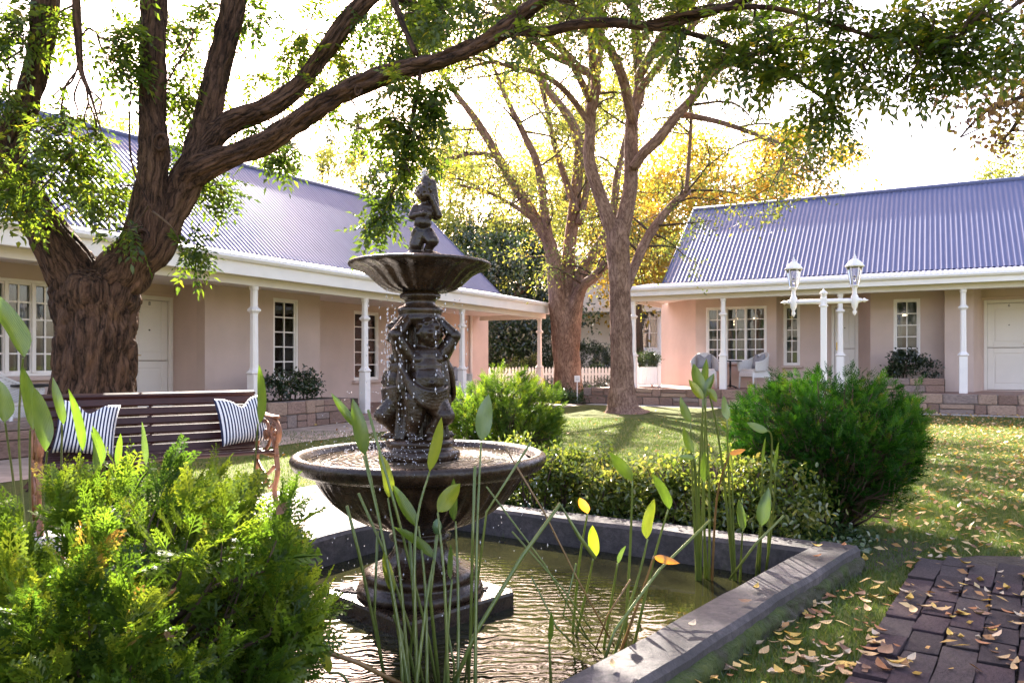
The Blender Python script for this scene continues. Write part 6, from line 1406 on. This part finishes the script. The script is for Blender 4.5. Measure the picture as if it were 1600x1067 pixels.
while cnt < 280 and tries < 9000:
    tries += 1
    py = 690 + (1067 - 690) * random.random() ** .55; px = random.uniform(1010, 1600); g_ = G(px, py)
    if on_pond(g_.x, g_.y, -.03) or (g_ - Vector((2.14, 5.12, 0))).length < .28: continue
    if py < 830 and px < 1330: continue
    if noise.noise(Vector((g_.x * 2.2, g_.y * 2.2, 4))) < random.uniform(-.45, .25): continue
    k = random.randrange(10); on_br = inside((g_.x, g_.y), path_poly); z = .040 if on_br else .016; sc_ = random.choice((.026, .035, .045, .055, .062, .075)) * random.uniform(.9, 1.1) * (1.0 if g_.y < 4 else .9)
    o = link('fallen_leaf', fl_me[k], None, None, (g_.x, g_.y, z), (random.uniform(-.3, .3), random.uniform(-.25, .25), random.uniform(0, 6.28)), (sc_, sc_ * random.uniform(.7, 1.3), sc_))
    where = 'on the brick path' if on_br else ('on the shaded grass beside the pond wall' if g_.y < 4.1 else 'on the sunny lawn beyond the brick path')
    tag(o, 'dry %s leaf lying %s' % (tone[k % 5], where), 'leaf', 'dry leaves fallen %s' % where); cnt += 1
for (f, s_, k) in ((.86, .08, 2), (.62, .1, 1), (.55, .06, 4), (.25, .12, 0), (.42, .1, 3), (.93, .15, 1), (.97, .05, 2)):
    q = pN.lerp(pR, f) - nr * s_; q = pN.lerp(pR, f) + Vector((-nr.x, -nr.y, 0)) * s_
    o = link('fallen_leaf', fl_me[k], None, None, (q.x, q.y, .135), (random.uniform(-.2, .2), .1, random.uniform(0, 6.28)), (.055, .055, .055)); tag(o, 'dry %s leaf lying on top of the pond wall' % tone[k % 5], 'leaf', 'dry leaves on the pond wall')
# litter further off: too many to count
def scatter_litter(n, fn):
    VV = []; TT = []; mats = []; b = 0
    tv = np.array([(-.5, 0, .05), (0, .26, .1), (.5, 0, .04), (0, -.26, .1)]); tt = np.array([(0, 1, 2), (0, 2, 3)])
    C = fn(n); n = len(C); a = RNG.rand(n) * 6.28; s_ = RNG.uniform(.03, .065, n); tl = RNG.normal(size=(n, 2)) * .35
    V = np.zeros((n, 4, 3)); ca, sa = np.cos(a), np.sin(a)
    for i in range(4):
        x_, y_, z = tv[i]; V[:, i, 0] = C[:, 0] + (ca * x_ - sa * y_) * s_; V[:, i, 1] = C[:, 1] + (sa * x_ + ca * y_) * s_; V[:, i, 2] = C[:, 2] + (z + tl[:, 0] * x_ + tl[:, 1] * y_) * s_ + .012
    T = (tt[None] + (np.arange(n) * 4)[:, None, None]).reshape(-1, 3)
    return V.reshape(-1, 3), T, np.repeat(RNG.rand(n), 4)
M['lit'] = leafmat('leaf_litter', [(0, (.17, .085, .04)), (.3, (.34, .17, .06)), (.6, (.5, .33, .10)), (1, (.56, .43, .24))], .3, .04, .4, 1.2)
def lawn_pts(n):
    y_ = 4.3 + 11.5 * RNG.rand(n) ** .8; x_ = RNG.uniform(.28, .85, n) * y_; keep = np.array([not on_pond(a, b, -.05) for a, b in zip(x_, y_)])
    dens = np.clip((x_ / y_ - .25) * 2.6, 0, 1); keep &= RNG.rand(n) < dens
    keep &= np.array([(Vector((a, b, 0)) - RH.O).dot(RH.W) < -.45 for a, b in zip(x_, y_)])
    return np.stack([x_, y_, np.full(n, .012)], 1)[keep]
def lawn2(n):
    y_ = RNG.uniform(6, 17, n); x_ = RNG.uniform(-.3, .35, n) * y_; return np.stack([x_, y_, np.full(n, .012)], 1)
def lawn3(n):
    y_ = RNG.uniform(2.3, 4.6, n); x_ = RNG.uniform(.2, .75, n) * y_; keep = np.array([not on_pond(a, b, -.05) for a, b in zip(x_, y_)]); return np.stack([x_, y_, np.full(n, .03)], 1)[keep]
A = [scatter_litter(7600, lawn_pts), scatter_litter(500, lawn2), scatter_litter(160, lawn3)]
o_ = 0; Vs, Ts, Rs = [], [], []
for V, T, r_ in A: Vs.append(V); Ts.append(T + o_); Rs.append(r_); o_ += len(V)
tag(tri_mesh('leaf_litter', np.concatenate(Vs), np.concatenate(Ts), M['lit'], None, np.concatenate(Rs)), 'carpet of small dry leaves across the lawn', 'leaf litter', kind='stuff')
# leaves caught in the basin and in the lime juniper
for k in range(12):
    a = random.uniform(-.9, 1.2); r_ = random.uniform(.44, .53); o = link('fallen_leaf', fl_me[random.choice((1, 2, 6, 7))], None, None, (FX + r_ * math.cos(a), FY + r_ * math.sin(a), .622), (0, 0, random.uniform(0, 6.28)), (.05, .05, .05))
    tag(o, 'small orange leaf floating at the rim of the large fountain basin', 'leaf', 'leaves floating in the fountain basin')
for (px, py, d_, k) in ((272, 925, 1.78, 7), (260, 995, 1.75, 4), (20, 920, 1.9, 1), (440, 795, 2.0, 4), (90, 870, 1.9, 2)):
    o = link('fallen_leaf', fl_me[k], None, None, P(px, py, d_), (R(60), random.uniform(-.8, .8), random.uniform(0, 6.28)), (.045, .045, .045)); tag(o, 'withered leaf caught among the sprays of the lime juniper', 'leaf', 'withered leaves caught in the lime juniper')

# ------------------------------------------------------------------ grass
def grass(n, fn, ln, wd):
    C = fn(n); n = len(C); a = RNG.rand(n) * 6.28; l_ = ln * RNG.uniform(.5, 1.3, n); w = wd * RNG.uniform(.7, 1.3, n); lean = RNG.normal(size=(n, 2)) * .45
    V = np.zeros((n, 3, 3)); V[:, 0] = C + np.stack([np.cos(a) * w, np.sin(a) * w, np.zeros(n)], 1); V[:, 1] = C - np.stack([np.cos(a) * w, np.sin(a) * w, np.zeros(n)], 1)
    V[:, 2] = C + np.stack([lean[:, 0] * l_, lean[:, 1] * l_, l_], 1); return V.reshape(-1, 3), np.arange(n * 3).reshape(-1, 3), np.repeat(np.clip(.4 + .25 * RNG.normal(size=n), 0, 1), 3)
pp = np.array(path_poly)
def ok_lawn(x_, y_):
    k = np.ones(len(x_), bool)
    for i, (a, b) in enumerate(zip(x_, y_)):
        if (y_[i] < 5.8 and on_pond(a, b, -.02)) or (y_[i] < 4.5 and inside((a, b), path_poly)): k[i] = False
    return k
def near_pts(n):
    y_ = 2.2 + 3.6 * RNG.rand(n) ** .9; x_ = RNG.uniform(.05, .78, n) * y_; k = ok_lawn(x_, y_); return np.stack([x_, y_, np.zeros(n)], 1)[k]
def mid_pts(n):
    y_ = 5.6 + 9 * RNG.rand(n); x_ = RNG.uniform(-.02, .75, n) * y_; k = np.array([(Vector((a, b, 0)) - RH.O).dot(RH.W) < -1.0 for a, b in zip(x_, y_)]); return np.stack([x_, y_, np.zeros(n)], 1)[k]
def left_pts(n):
    y_ = 5.8 + 6 * RNG.rand(n); x_ = RNG.uniform(-.62, -.05, n) * y_; k = np.array([(Vector((a, b, 0)) - LH.O).dot(LH.W) < -.5 and (Vector((a, b, 0)) - pL).dot(wl) > 1.6 for a, b in zip(x_, y_)]); return np.stack([x_, y_, np.zeros(n)], 1)[k]
A = [grass(90000, near_pts, .026, .0022), grass(90000, mid_pts, .03, .004), grass(20000, left_pts, .035, .004)]
o_ = 0; Vs, Ts, Rs = [], [], []
for V, T, r_ in A: Vs.append(V); Ts.append(T + o_); Rs.append(r_); o_ += len(V)
tag(tri_mesh('grass', np.concatenate(Vs), np.concatenate(Ts), M['grass'], None, np.concatenate(Rs)), 'short green grass of the lawn', 'grass', kind='stuff')
